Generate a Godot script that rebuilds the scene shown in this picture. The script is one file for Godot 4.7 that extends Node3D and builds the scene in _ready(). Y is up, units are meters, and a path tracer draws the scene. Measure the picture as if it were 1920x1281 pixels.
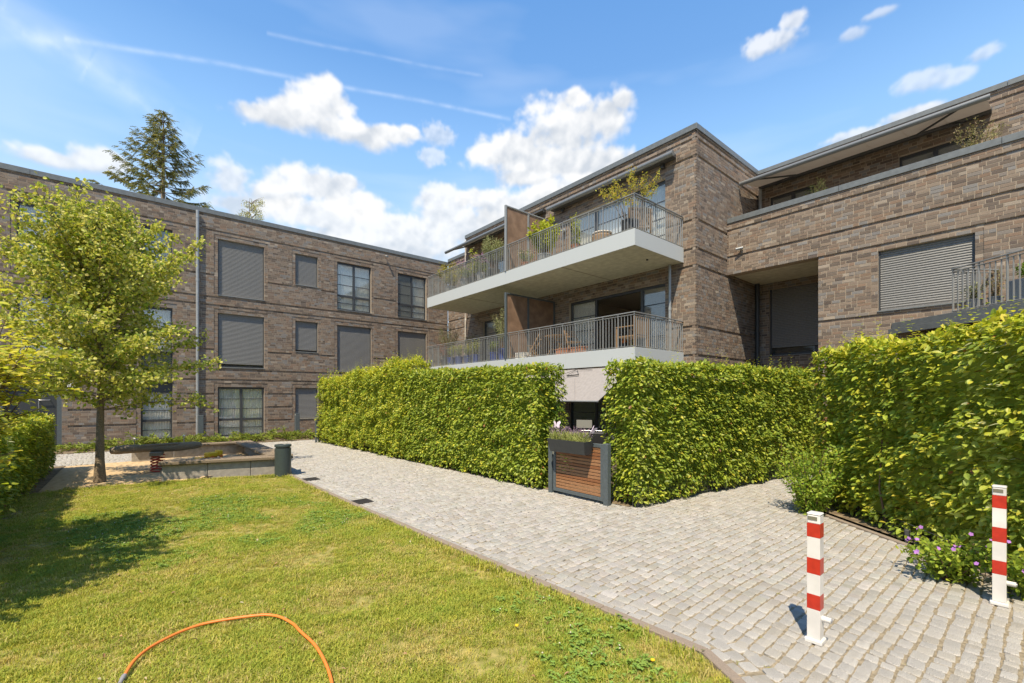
extends Node3D
# A courtyard of brick apartment blocks in summer sun: hedges, a cobbled path, a lawn and a small play area.
# World axes follow the buildings: +X runs along the far block, -Z runs along the balcony front, y is up, metres.

const CAM_HEIGHT := 1.65
const CAM_YAW := -39.95
const FOCAL := 840.0          # in pixels of a 1920 x 1281 picture
const HORIZON := 743.0
var rng := RandomNumberGenerator.new()
var M := {}                   # materials by name
var T := {}                   # shared noise textures
var used_names := {}
var fwd := Vector3.ZERO
var rgt := Vector3.ZERO


func _ready() -> void:
	rng.seed = 20240611
	var t0 := Time.get_ticks_msec()
	make_camera()
	make_environment()
	make_sun()
	make_textures()
	make_materials()
	make_ground()
	make_path()
	make_lawn()
	make_far_block()
	make_balcony_block()
	make_wing()
	make_neighbours()
	print("structure ", Time.get_ticks_msec() - t0)
	make_hedges()
	make_trees()
	make_gate()
	make_garden()
	make_playground()
	make_street_things()
	make_balcony_things()
	make_planting()
	print("all ", Time.get_ticks_msec() - t0)


# ---------------------------------------------------------------- camera, sky, sun

func make_camera() -> void:
	var cam := Camera3D.new()
	cam.name = "camera"
	cam.position = Vector3(0, CAM_HEIGHT, 0)
	cam.rotation_degrees = Vector3(0, CAM_YAW, 0)
	cam.projection = Camera3D.PROJECTION_FRUSTUM
	cam.near = 0.1
	cam.far = 900.0
	cam.size = 0.1 * 1281.0 / FOCAL
	cam.frustum_offset = Vector2(0, 0.1 * (HORIZON - 640.5) / FOCAL)
	cam.current = true
	add_child(cam)
	fwd = Vector3(-sin(deg_to_rad(CAM_YAW)), 0, -cos(deg_to_rad(CAM_YAW)))
	rgt = Vector3(-fwd.z, 0, fwd.x)


func make_sun() -> void:
	var sun := DirectionalLight3D.new()
	sun.name = "sun"
	add_child(sun)
	sun.look_at_from_position(Vector3.ZERO, Vector3(0.53, -1.0, -0.31), Vector3.UP)
	sun.light_color = Color(1.0, 0.932, 0.82)
	sun.light_energy = 1.18
	sun.light_angular_distance = 0.55
	sun.shadow_enabled = true


func make_environment() -> void:
	var env := Environment.new()
	env.background_mode = Environment.BG_SKY
	env.tonemap_mode = Environment.TONE_MAPPER_LINEAR
	env.tonemap_exposure = 2.05
	env.background_energy_multiplier = 1.0
	env.sdfgi_enabled = true
	env.ssao_enabled = true
	env.ssil_enabled = true
	var sky := Sky.new()
	var mat := PanoramaSkyMaterial.new()
	mat.panorama = ImageTexture.create_from_image(sky_image())
	sky.sky_material = mat
	env.sky = sky
	var we := WorldEnvironment.new()
	we.name = "environment"
	we.environment = env
	add_child(we)


func seen_dir(px: float, py: float) -> Vector3:
	return (fwd + rgt * ((px - 960.0) / FOCAL) + Vector3.UP * ((HORIZON - py) / FOCAL)).normalized()


func clear_sky(s: float) -> Vector3:      # s = sine of the height above the horizon
	var stops := [[0.0, Vector3(0.385, 0.468, 0.550)], [0.15, Vector3(0.323, 0.437, 0.550)], [0.32, Vector3(0.236, 0.371, 0.542)], [0.46, Vector3(0.162, 0.302, 0.516)], [0.58, Vector3(0.095, 0.211, 0.424)], [0.72, Vector3(0.067, 0.170, 0.376)], [1.01, Vector3(0.061, 0.162, 0.370)]]
	for i in stops.size() - 1:
		if s <= stops[i + 1][0]:
			var f: float = (s - stops[i][0]) / (stops[i + 1][0] - stops[i][0])
			return (stops[i][1] as Vector3).lerp(stops[i + 1][1], f)
	return stops[-1][1]


func sky_image() -> Image:
	var W := 3072
	var H := 1536
	var half := H / 2
	var buf := PackedFloat32Array()
	buf.resize(W * H * 3)
	var low := clear_sky(0.0)
	var veil := FastNoiseLite.new()
	veil.seed = 5
	veil.frequency = 1.0
	veil.fractal_octaves = 5
	for y in H:
		var el := PI / 2 - (y + 0.5) / H * PI
		var base := clear_sky(sin(el)) if y < half else low * 0.55
		var at := y * W * 3
		if y >= half:
			for x in W:
				buf[at] = base.x; buf[at + 1] = base.y; buf[at + 2] = base.z
				at += 3
			continue
		var ce := cos(el)
		var se := sin(el)
		for x in W:
			var az := (x + 0.5) / W * TAU
			# thin high veil, drawn out in streaks
			var q := veil.get_noise_3d(sin(az) * ce * 1.3 + 4.0, se * 6.5, -cos(az) * ce * 1.3)
			var k := clampf(q * 0.32 - 0.01, 0.0, 0.10)
			buf[at] = base.x + (0.58 - base.x) * k
			buf[at + 1] = base.y + (0.6 - base.y) * k
			buf[at + 2] = base.z + (0.63 - base.z) * k
			at += 3
	# contrails: strips along great circles, [points], half width, strength
	var px := 1.0 / FOCAL
	for tr in [[[Vector2(-260, -150), Vector2(0, 28), Vector2(165, 120), Vector2(310, 228), Vector2(370, 262)], 26.0, 0.2], [[Vector2(40, 60), Vector2(120, 92), Vector2(172, 122)], 8.0, 0.12],
			[[Vector2(-200, 62), Vector2(0, 74), Vector2(150, 80)], 13.0, 0.12],
			[[Vector2(120, 72), Vector2(240, 92), Vector2(420, 120), Vector2(600, 156), Vector2(780, 187), Vector2(958, 224)], 4.2, 0.25],
			[[Vector2(500, 62), Vector2(600, 84), Vector2(690, 100), Vector2(800, 124), Vector2(905, 142)], 3.2, 0.15]]:
		var dirs := []
		for p in tr[0]:
			dirs.append(seen_dir(p.x, p.y))
		for i in dirs.size() - 1:
			paint_trail(buf, W, H, dirs[i], dirs[i + 1], tr[1] * px, tr[2], veil)
	# cumulus: each a centre and its puffs, in pixels seen from the lawn; further ones follow round the sky
	var clouds := [
		[Vector2(620, 228), 1.0, [[-18, -20, 62, 40], [-6, -48, 30, 26], [-92, 12, 68, 20], [-60, -2, 60, 26], [55, 14, 72, 30], [112, 2, 40, 20], [140, -8, 26, 14], [20, 12, 110, 30]]],
		[Vector2(1040, 268), 1.0, [[30, -20, 104, 56], [-80, 14, 76, 42], [92, -30, 52, 52], [0, 34, 160, 40], [40, -66, 30, 22], [118, -60, 26, 24], [-50, 56, 90, 26], [90, 40, 80, 38], [-130, 16, 40, 26]]],
		[Vector2(812, 280), 0.55, [[6, -22, 34, 24], [-4, 16, 30, 22]]],
		[Vector2(600, 372), 0.95, [[-6, -20, 78, 36], [-70, 10, 66, 30], [60, 6, 78, 30], [40, -34, 30, 18]]],
		[Vector2(700, 418), 0.9, [[-90, 0, 120, 36], [60, 8, 120, 34], [190, -10, 90, 46], [130, -46, 60, 40], [250, 4, 120, 50], [160, -60, 30, 20], [0, 40, 240, 40]]],
		[Vector2(960, 400), 0.95, [[0, 0, 110, 46], [-60, -22, 50, 26], [70, -26, 60, 28]]],
		[Vector2(1080, 350), 0.9, [[0, 0, 60, 22], [-50, 12, 50, 18]]],
		[Vector2(190, 308), 0.85, [[-6, 0, 44, 26], [-60, 14, 60, 18]]],
		[Vector2(430, 350), 0.75, [[0, -10, 40, 40], [10, 30, 60, 26]]],
		[Vector2(1458, 72), 0.8, [[0, 4, 44, 20], [22, -16, 22, 18], [-26, 8, 24, 15]]],
		[Vector2(1598, 66), 0.5, [[0, 0, 26, 13], [34, -14, 26, 8]]],
		[Vector2(1842, 102), 0.5, [[0, 0, 22, 12]]],
		[Vector2(1722, 156), 0.55, [[0, 0, 36, 18], [44, 10, 26, 14]]],
		[Vector2(1706, 210), 0.85, [[10, 4, 46, 14], [-44, 18, 40, 9]]],
		[Vector2(1600, 255), 0.7, [[0, 0, 44, 12]]],
		[Vector2(150, 420), 0.8, [[0, 0, 120, 40], [-140, 10, 100, 30]]]]
	for c in clouds:
		paint_cloud(buf, W, H, seen_dir(c[0].x, c[0].y), c[1] * 0.96, c[2], 0.95)
	var r := RandomNumberGenerator.new()
	r.seed = 77
	for i in 46:
		var az := deg_to_rad(CAM_YAW) * -1.0 + deg_to_rad(r.randf_range(62.0, 298.0))
		var el := deg_to_rad(r.randf_range(7.0, 44.0))
		var src: Array = clouds[r.randi_range(0, 6)]
		paint_cloud(buf, W, H, Vector3(sin(az) * cos(el), sin(el), -cos(az) * cos(el)), src[1], src[2], r.randf_range(0.8, 1.25))
	var bytes := buf.to_byte_array()
	return Image.create_from_data(W, H, false, Image.FORMAT_RGBF, bytes)


func paint_trail(buf: PackedFloat32Array, W: int, H: int, a: Vector3, b: Vector3, width: float, strength: float, noise: FastNoiseLite) -> void:
	var mid := (a + b).normalized()
	var along := (b - a).normalized()
	var across := mid.cross(along).normalized()
	var reach := a.angle_to(b) * 0.5
	var el0 := asin(clampf(mid.y, -1, 1))
	var az0 := atan2(mid.x, -mid.z)
	var dr := reach + width * 2.0
	for y in range(maxi(0, int((PI / 2 - el0 - dr) / PI * H)), mini(H / 2, int((PI / 2 - el0 + dr) / PI * H) + 2)):
		var el := PI / 2 - (y + 0.5) / H * PI
		var da := dr / maxf(cos(el), 0.2)
		for xx in range(int(floor((az0 - da) / TAU * W)), int(ceil((az0 + da) / TAU * W)) + 1):
			var az := (xx + 0.5) / W * TAU
			var d := Vector3(sin(az) * cos(el), sin(el), -cos(az) * cos(el))
			var s := d.dot(along) / maxf(d.dot(mid), 0.1)
			var sl := tan(reach)
			if s < -sl or s >= sl:
				continue
			var w := width * (1.0 + 0.25 * noise.get_noise_3d(d.x * 9, d.y * 9, d.z * 9))
			var e := absf(d.dot(across)) / w
			if e >= 1.0:
				continue
			var k := strength * (1.0 - e) * (1.0 - e * 0.4) * clampf(0.75 + noise.get_noise_3d(d.x * 28, d.y * 28, d.z * 28) * 0.9, 0.0, 1.0)
			var at := (y * W + posmod(xx, W)) * 3
			buf[at] = lerpf(buf[at], 0.6, k)
			buf[at + 1] = lerpf(buf[at + 1], 0.62, k)
			buf[at + 2] = lerpf(buf[at + 2], 0.645, k)


func paint_cloud(buf: PackedFloat32Array, W: int, H: int, c: Vector3, strength: float, puffs: Array, grow: float) -> void:
	var noise := FastNoiseLite.new()
	noise.seed = 11
	noise.frequency = 8.0
	noise.fractal_octaves = 6
	noise.fractal_gain = 0.5
	var r := c.cross(Vector3.UP).normalized()
	var u := r.cross(c).normalized()
	var k := grow / FOCAL / (1.0 + pow(c.angle_to(fwd), 2.0) * 0.35)
	var wide := 0.0
	var high := 0.0
	for p in puffs:
		wide = maxf(wide, absf(p[0]) + p[2] * 1.5)
		high = maxf(high, absf(p[1]) + p[3] * 1.6)
	wide *= k
	high *= k
	var el0 := asin(c.y)
	var az0 := atan2(c.x, -c.z)
	var fine := clampf(120.0 / (wide / k * grow), 1.0, 3.0)
	for y in range(maxi(0, int((PI / 2 - el0 - high) / PI * H) - 2), mini(H / 2, int((PI / 2 - el0 + high) / PI * H) + 3)):
		var el := PI / 2 - (y + 0.5) / H * PI
		var da := wide / maxf(cos(el), 0.25) * 1.1
		for xx in range(int(floor((az0 - da) / TAU * W)), int(ceil((az0 + da) / TAU * W)) + 1):
			var az := (xx + 0.5) / W * TAU
			var d := Vector3(sin(az) * cos(el), sin(el), -cos(az) * cos(el))
			var w := d.dot(c)
			var a := d.dot(r) / w / k
			var b := -d.dot(u) / w / k
			var f := -9.0
			var soft := 0.0
			var hgt := 0.0
			for p in puffs:
				var da2: float = (a - p[0]) / p[2]
				var db: float = (b - p[1]) / p[3]
				if db > 0.0:
					db *= 1.15
				var g := 1.0 - sqrt(da2 * da2 + db * db)
				soft += maxf(0.0, g + 0.25)
				if g > f:
					f = g
				hgt += maxf(0.0, g + 0.25) * db
			if f < -0.7:
				continue
			if soft > 0.0:
				hgt /= soft
			var n := noise.get_noise_3dv(d * fine)
			var n2 := noise.get_noise_3dv(d * fine * 4.1 + Vector3(3.1, 0, 0))
			f += soft * 0.14 - 0.03 + n * 0.55 + n2 * 0.38
			var al := smoothstep(-0.14, 0.40 + 0.42 * smoothstep(-0.5, 0.6, hgt), f) * strength
			if al <= 0.004:
				continue
			var n3 := noise.get_noise_3dv((d - u * 0.012 / fine + r * 0.006 / fine) * fine)
			var lit := clampf(0.60 - hgt * 0.75 + (n - n3) * 1.8 + n * 0.35 + n2 * 0.22, 0.0, 1.0)
			var col := Vector3(0.335, 0.357, 0.387).lerp(Vector3(0.515, 0.513, 0.508), lit)
			var at := (y * W + posmod(xx, W)) * 3
			buf[at] = lerpf(buf[at], col.x, al)
			buf[at + 1] = lerpf(buf[at + 1], col.y, al)
			buf[at + 2] = lerpf(buf[at + 2], col.z, al)


# ---------------------------------------------------------------- textures and materials

func noise_tex(called: String, freq: float, lo: float, hi: float, seed_: int, kind := FastNoiseLite.TYPE_SIMPLEX_SMOOTH, octaves := 5, size := 512) -> NoiseTexture2D:
	var n := FastNoiseLite.new()
	n.noise_type = kind
	n.frequency = freq
	n.seed = seed_
	n.fractal_octaves = octaves
	var t := NoiseTexture2D.new()
	t.width = size
	t.height = size
	t.seamless = true
	t.noise = n
	var g := Gradient.new()
	g.set_color(0, Color(lo, lo, lo))
	g.set_color(1, Color(hi, hi, hi))
	t.color_ramp = g
	T[called] = t
	return t


func two_tone(called: String, freq: float, a: Color, b: Color, seed_: int, at0 := 0.2, at1 := 0.8, octaves := 5) -> void:
	var t := noise_tex(called, freq, 0, 1, seed_, FastNoiseLite.TYPE_SIMPLEX_SMOOTH, octaves)
	var g := Gradient.new()
	g.offsets = PackedFloat32Array([at0, at1])
	g.colors = PackedColorArray([a.linear_to_srgb(), b.linear_to_srgb()])
	t.color_ramp = g


func make_textures() -> void:
	noise_tex("grain", 0.06, 0.78, 1.0, 1)
	noise_tex("blotch", 0.012, 0.8, 1.0, 2)
	noise_tex("speck", 0.22, 0.7, 1.0, 3, FastNoiseLite.TYPE_VALUE, 3)
	noise_tex("granite", 0.09, 0.58, 1.0, 23, FastNoiseLite.TYPE_SIMPLEX_SMOOTH, 6)
	noise_tex("relief", 0.05, 0.0, 1.0, 4)
	noise_tex("wood", 0.03, 0.45, 1.0, 6, FastNoiseLite.TYPE_SIMPLEX_SMOOTH, 6)
	noise_tex("streak", 0.02, 0.86, 1.0, 7)
	two_tone("soil", 0.02, Color(0.10, 0.072, 0.045), Color(0.24, 0.19, 0.12), 8)
	two_tone("sand", 0.02, Color(0.40, 0.285, 0.155), Color(0.55, 0.42, 0.255), 9)
	two_tone("turf", 0.03, Color(0.17, 0.17, 0.035), Color(0.32, 0.27, 0.09), 10)
	two_tone("joint", 0.05, Color(0.16, 0.135, 0.09), Color(0.30, 0.255, 0.18), 12)
	two_tone("corten", 0.012, Color(0.17, 0.105, 0.068), Color(0.255, 0.165, 0.108), 13, 0.2, 0.8, 6)
	two_tone("bark", 0.05, Color(0.13, 0.10, 0.065), Color(0.27, 0.215, 0.15), 14)
	two_tone("concrete", 0.02, Color(0.27, 0.25, 0.22), Color(0.37, 0.345, 0.30), 15)


func std(called: String, col: Color, rough := 0.7, metal := 0.0, tex := "", scale := 1.0, relief := 0.0, relief_scale := 0.0) -> StandardMaterial3D:
	var m := StandardMaterial3D.new()
	m.resource_name = called
	m.albedo_color = col.linear_to_srgb()
	m.roughness = rough
	m.metallic = metal
	if tex != "":
		m.albedo_texture = T[tex]
		m.uv1_triplanar = true
		m.uv1_world_triplanar = true
		m.uv1_scale = Vector3.ONE * scale
	if relief > 0.0:
		m.heightmap_enabled = true
		m.heightmap_texture = T["relief"]
		m.heightmap_scale = relief
		m.uv1_triplanar = true
		m.uv1_world_triplanar = true
		if tex == "":
			m.uv1_scale = Vector3.ONE * relief_scale
	M[called] = m
	return m


func leafy(called: String, col := Color(1, 1, 1), through := 0.9, rough := 0.42) -> void:
	var m := std(called, col, rough)
	m.vertex_color_use_as_albedo = true
	m.backlight_enabled = true
	m.backlight = Color(through, through, through * 0.6).linear_to_srgb()
	m.metallic_specular = 0.42
	m.cull_mode = BaseMaterial3D.CULL_DISABLED


const BRICKS := [Color(0.235, 0.178, 0.138), Color(0.30, 0.24, 0.19), Color(0.26, 0.232, 0.21), Color(0.255, 0.247, 0.243), Color(0.145, 0.116, 0.098), Color(0.27, 0.19, 0.138), Color(0.385, 0.33, 0.272), Color(0.205, 0.165, 0.135), Color(0.27, 0.212, 0.168), Color(0.175, 0.14, 0.115)]
const STONES := [Color(0.68, 0.66, 0.615), Color(0.735, 0.71, 0.66), Color(0.625, 0.61, 0.575), Color(0.70, 0.67, 0.605), Color(0.66, 0.645, 0.61), Color(0.76, 0.74, 0.695), Color(0.60, 0.57, 0.51), Color(0.69, 0.67, 0.63)]


func make_materials() -> void:
	var m: StandardMaterial3D
	m = std("brickwork", Color.WHITE, 0.86, 0.0, "grain", 5.0, 0.22)
	m.vertex_color_use_as_albedo = true
	for i in BRICKS.size():
		std("brick_%d" % i, BRICKS[i], 0.86, 0.0, "grain", 5.0, 0.22)
	std("mortar", Color(0.47, 0.40, 0.315), 0.95, 0.0, "grain", 3.0)
	m = std("setts", Color.WHITE, 0.9, 0.0, "granite", 4.5, 0.9)
	m.vertex_color_use_as_albedo = true
	for i in STONES.size():
		std("sett_%d" % i, STONES[i], 0.9, 0.0, "granite", 4.5, 0.9)
	std("joint", Color.WHITE, 0.97, 0.0, "joint", 0.9, 0.5)
	std("soil", Color.WHITE, 0.97, 0.0, "soil", 0.7, 1.0)
	std("turf", Color.WHITE, 0.97, 0.0, "turf", 0.55, 0.8)
	std("sand", Color.WHITE, 0.97, 0.0, "sand", 0.8, 0.9)
	std("concrete", Color.WHITE, 0.9, 0.0, "concrete", 0.8, 0.15)
	std("kerb", Color(0.33, 0.27, 0.215), 0.92, 0.0, "speck", 3.0, 0.2)
	std("slab_paint", Color(0.60, 0.59, 0.48), 0.85, 0.0, "streak", 0.4)
	std("fascia", Color(0.455, 0.495, 0.515), 0.5)
	std("soffit", Color(0.76, 0.755, 0.62), 0.85, 0.0, "streak", 0.4)
	std("zinc", Color(0.17, 0.19, 0.20), 0.45, 0.15, "streak", 0.6)
	std("pipe", Color(0.36, 0.39, 0.41), 0.45, 0.35, "streak", 0.8)
	std("dark_pipe", Color(0.045, 0.05, 0.055), 0.5, 0.1)
	std("frame", Color(0.045, 0.05, 0.058), 0.42, 0.1)
	std("shutter", Color(0.205, 0.21, 0.21), 0.42, 0.15, "streak", 1.5)
	std("rail", Color(0.27, 0.285, 0.292), 0.45, 0.25)
	std("steel", Color(0.55, 0.56, 0.57), 0.3, 0.9)
	std("corten", Color.WHITE, 0.8, 0.0, "corten", 0.35, 0.05)
	std("awning_cloth", Color(0.46, 0.43, 0.40), 0.9)
	M["awning_cloth"].backlight_enabled = true
	M["awning_cloth"].backlight = Color(0.25, 0.23, 0.21)
	std("cassette", Color(0.19, 0.205, 0.215), 0.38, 0.3)
	std("awning_dark", Color(0.05, 0.052, 0.055), 0.5, 0.1)
	std("room", Color(0.42, 0.40, 0.36), 0.9)
	std("room_warm", Color(0.50, 0.42, 0.33), 0.9)
	std("curtain", Color(0.72, 0.73, 0.68), 0.95)
	M["curtain"].backlight_enabled = true
	M["curtain"].backlight = Color(0.6, 0.6, 0.56)
	m = std("glass", Color(0.55, 0.62, 0.60, 0.06), 0.015)
	m.transparency = BaseMaterial3D.TRANSPARENCY_ALPHA
	m.metallic_specular = 0.75
	std("blackout", Color(0.70, 0.71, 0.70), 0.85)
	var w: StandardMaterial3D
	for i in 3:
		w = std("gate_wood_%d" % i, [Color(0.50, 0.23, 0.095), Color(0.42, 0.175, 0.07), Color(0.56, 0.29, 0.14)][i], 0.55, 0.0, "wood", 1.0, 0.12)
		w.uv1_scale = Vector3(5, 26, 1.6)
	w = std("bench_wood", Color(0.40, 0.315, 0.22), 0.85, 0.0, "wood", 1.0, 0.25)
	w.uv1_scale = Vector3(1.6, 18, 1.6)
	w = std("log_wood", Color(0.46, 0.37, 0.265), 0.85, 0.0, "wood", 1.0, 0.4)
	w.uv1_scale = Vector3(3, 14, 3)
	w = std("teak", Color(0.42, 0.26, 0.13), 0.6, 0.0, "wood", 1.0)
	w.uv1_scale = Vector3(6, 6, 6)
	std("anthracite", Color(0.042, 0.047, 0.05), 0.55, 0.0, "streak", 1.2)
	std("gate_frame", Color(0.10, 0.125, 0.14), 0.45, 0.1, "streak", 1.5)
	std("bin_green", Color(0.055, 0.075, 0.075), 0.42, 0.1, "streak", 2.0)
	std("white_paint", Color(0.76, 0.75, 0.73), 0.35, 0.0, "streak", 0.25)
	std("red_paint", Color(0.52, 0.035, 0.018), 0.32, 0.0, "streak", 1.5)
	std("reflector", Color(0.30, 0.30, 0.27), 0.2, 0.6)
	std("spring_red", Color(0.48, 0.04, 0.02), 0.4)
	std("toy_yellow", Color(0.85, 0.50, 0.02), 0.4)
	std("hose", Color(0.74, 0.20, 0.035), 0.5)
	std("hose_grey", Color(0.25, 0.25, 0.26), 0.5)
	std("cast_iron", Color(0.06, 0.055, 0.05), 0.7, 0.4, "grain", 6.0)
	std("drop_cloth", Color(0.30, 0.285, 0.285), 0.9, 0.0, "streak", 1.0)
	std("black", Color(0.012, 0.012, 0.013), 0.5)
	std("charcoal", Color(0.03, 0.03, 0.032), 0.55)
	std("deck", Color(0.10, 0.075, 0.055), 0.8, 0.0, "grain", 2.0)
	std("grill_lid", Color(0.24, 0.24, 0.22), 0.45, 0.1)
	std("terracotta", Color(0.42, 0.18, 0.10), 0.8, 0.0, "grain", 4.0)
	std("blue_pot", Color(0.03, 0.06, 0.26), 0.25)
	std("grey_pot", Color(0.26, 0.27, 0.28), 0.6)
	std("dark_pot", Color(0.05, 0.052, 0.055), 0.6)
	std("rattan", Color(0.30, 0.21, 0.13), 0.8, 0.0, "speck", 8.0)
	std("cushion", Color(0.5, 0.46, 0.4), 0.9)
	std("sign_face", Color(0.78, 0.77, 0.73), 0.5)
	std("ink", Color(0.02, 0.02, 0.02), 0.7)
	std("butterfly", Color(0.72, 0.62, 0.74), 0.7)
	std("bark", Color.WHITE, 0.92, 0.0, "bark", 1.4, 1.2)
	std("twig", Color(0.13, 0.085, 0.05), 0.9)
	std("core", Color(0.24, 0.31, 0.045), 1.0)
	std("fence_wire", Color(0.07, 0.075, 0.078), 0.5, 0.3)
	std("plaster", Color(0.66, 0.62, 0.55), 0.9, 0.0, "blotch", 0.5)
	std("roof_tile", Color(0.20, 0.09, 0.06), 0.85, 0.0, "blotch", 1.0)
	std("flat_roof", Color(0.16, 0.16, 0.16), 0.95)
	std("door_panel", Color(0.035, 0.04, 0.045), 0.4)
	leafy("leaf")
	leafy("leaf_gold", Color(1, 1, 1), 1.0, 0.45)
	leafy("leaf_matt", Color(1, 1, 1), 0.5, 0.7)
	leafy("grass_blade", Color(1, 1, 1), 0.7, 0.6)
	leafy("petal", Color(1, 1, 1), 0.6, 0.7)


# ---------------------------------------------------------------- mesh building

class MB:
	var v := PackedVector3Array()
	var n := PackedVector3Array()
	var c := PackedColorArray()
	var tint := Color.WHITE
	func tri(a: Vector3, b: Vector3, d: Vector3) -> void:      # clockwise seen from outside
		var q := (d - a).cross(b - a).normalized()
		v.append(a); v.append(b); v.append(d)
		n.append(q); n.append(q); n.append(q)
		c.append(tint); c.append(tint); c.append(tint)
	func quad(a: Vector3, b: Vector3, d: Vector3, e: Vector3) -> void:
		tri(a, b, d)
		tri(a, d, e)
	func quado(a: Vector3, b: Vector3, d: Vector3, e: Vector3, out: Vector3) -> void:
		if (d - a).cross(b - a).dot(out) >= 0.0:
			quad(a, b, d, e)
		else:
			quad(a, e, d, b)
	func trio(a: Vector3, b: Vector3, d: Vector3, out: Vector3) -> void:
		if (d - a).cross(b - a).dot(out) >= 0.0:
			tri(a, b, d)
		else:
			tri(a, d, b)
	func smooth(a: Vector3, b: Vector3, d: Vector3, na: Vector3, nb: Vector3, nd: Vector3) -> void:
		if (d - a).cross(b - a).dot(na + nb + nd) < 0.0:
			var t := b; b = d; d = t
			t = nb; nb = nd; nd = t
		v.append(a); v.append(b); v.append(d)
		n.append(na); n.append(nb); n.append(nd)
		c.append(tint); c.append(tint); c.append(tint)
	func box(lo: Vector3, hi: Vector3, t := Transform3D.IDENTITY) -> void:
		var p := []
		for i in 8:
			p.append(t * Vector3(hi.x if i & 1 else lo.x, hi.y if i & 2 else lo.y, hi.z if i & 4 else lo.z))
		var o: Vector3 = t * ((lo + hi) * 0.5)
		for f in [[0, 1, 3, 2], [4, 5, 7, 6], [0, 1, 5, 4], [2, 3, 7, 6], [0, 2, 6, 4], [1, 3, 7, 5]]:
			quado(p[f[0]], p[f[1]], p[f[2]], p[f[3]], (p[f[0]] + p[f[2]]) * 0.5 - o)
	func bevel(lo: Vector3, hi: Vector3, b: float, t := Transform3D.IDENTITY) -> void:
		var o := (lo + hi) * 0.5
		var h := (hi - lo) * 0.5
		b = minf(b, minf(h.x, minf(h.y, h.z)) * 0.9)
		var to: Vector3 = t * o
		var P := func(sx: int, sy: int, sz: int, ax: int) -> Vector3:
			return t * (o + Vector3(sx * (h.x - (0.0 if ax == 0 else b)), sy * (h.y - (0.0 if ax == 1 else b)), sz * (h.z - (0.0 if ax == 2 else b))))
		for s in [-1, 1]:
			for q in [[P.call(s, -1, -1, 0), P.call(s, 1, -1, 0), P.call(s, 1, 1, 0), P.call(s, -1, 1, 0)], [P.call(-1, s, -1, 1), P.call(1, s, -1, 1), P.call(1, s, 1, 1), P.call(-1, s, 1, 1)], [P.call(-1, -1, s, 2), P.call(1, -1, s, 2), P.call(1, 1, s, 2), P.call(-1, 1, s, 2)]]:
				quado(q[0], q[1], q[2], q[3], (q[0] + q[2]) * 0.5 - to)
			for r in [-1, 1]:
				for q in [[P.call(s, r, -1, 0), P.call(s, r, 1, 0), P.call(s, r, 1, 1), P.call(s, r, -1, 1)], [P.call(s, -1, r, 0), P.call(s, 1, r, 0), P.call(s, 1, r, 2), P.call(s, -1, r, 2)], [P.call(-1, s, r, 1), P.call(1, s, r, 1), P.call(1, s, r, 2), P.call(-1, s, r, 2)]]:
					quado(q[0], q[1], q[2], q[3], (q[0] + q[2]) * 0.5 - to)
				for w in [-1, 1]:
					var a: Vector3 = P.call(s, r, w, 0)
					trio(a, P.call(s, r, w, 1), P.call(s, r, w, 2), a - to)
	func tube(pts: Array, radii: Array, sides := 8, caps := true) -> void:
		var rings := []
		var norms := []
		var side := Vector3.ZERO
		for i in pts.size():
			var d: Vector3 = (pts[mini(i + 1, pts.size() - 1)] - pts[maxi(i - 1, 0)]).normalized()
			if side == Vector3.ZERO:
				side = d.cross(Vector3.UP if absf(d.y) < 0.95 else Vector3.RIGHT).normalized()
			else:
				side = (side - d * side.dot(d)).normalized()
			var other := d.cross(side)
			var ring := []
			var nr := []
			for k in sides:
				var q := side * cos(TAU * k / sides) + other * sin(TAU * k / sides)
				nr.append(q)
				ring.append(pts[i] + q * radii[i])
			rings.append(ring)
			norms.append(nr)
		for i in pts.size() - 1:
			for k in sides:
				var l := (k + 1) % sides
				smooth(rings[i][k], rings[i + 1][k], rings[i + 1][l], norms[i][k], norms[i + 1][k], norms[i + 1][l])
				smooth(rings[i][k], rings[i + 1][l], rings[i][l], norms[i][k], norms[i + 1][l], norms[i][l])
		if caps:
			for e in [0, pts.size() - 1]:
				var out: Vector3 = (pts[e] - pts[1 if e == 0 else e - 1])
				for k in range(1, sides - 1):
					trio(rings[e][0], rings[e][k], rings[e][k + 1], out)
	func lathe(o: Vector3, prof: Array, sides := 20) -> void:      # prof: Vector2(radius, height), bottom to top
		for i in prof.size() - 1:
			var a: Vector2 = prof[i]
			var b: Vector2 = prof[i + 1]
			var s := Vector2(b.y - a.y, a.x - b.x).normalized()
			for k in sides:
				var t0 := TAU * k / sides
				var t1 := TAU * (k + 1) / sides
				var d0 := Vector3(cos(t0), 0, sin(t0))
				var d1 := Vector3(cos(t1), 0, sin(t1))
				var p00 := o + d0 * a.x + Vector3.UP * a.y
				var p01 := o + d1 * a.x + Vector3.UP * a.y
				var p10 := o + d0 * b.x + Vector3.UP * b.y
				var p11 := o + d1 * b.x + Vector3.UP * b.y
				var n0 := d0 * s.x + Vector3.UP * s.y
				var n1 := d1 * s.x + Vector3.UP * s.y
				if b.x > 0.0005:
					smooth(p00, p10, p11, n0, n0, n1)
				if a.x > 0.0005:
					smooth(p00, p11, p01, n0, n1, n1)
	func mesh() -> ArrayMesh:
		var arr := []
		arr.resize(Mesh.ARRAY_MAX)
		arr[Mesh.ARRAY_VERTEX] = v
		arr[Mesh.ARRAY_NORMAL] = n
		arr[Mesh.ARRAY_COLOR] = c
		var m := ArrayMesh.new()
		if v.size():
			m.add_surface_from_arrays(Mesh.PRIMITIVE_TRIANGLES, arr)
		return m


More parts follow.
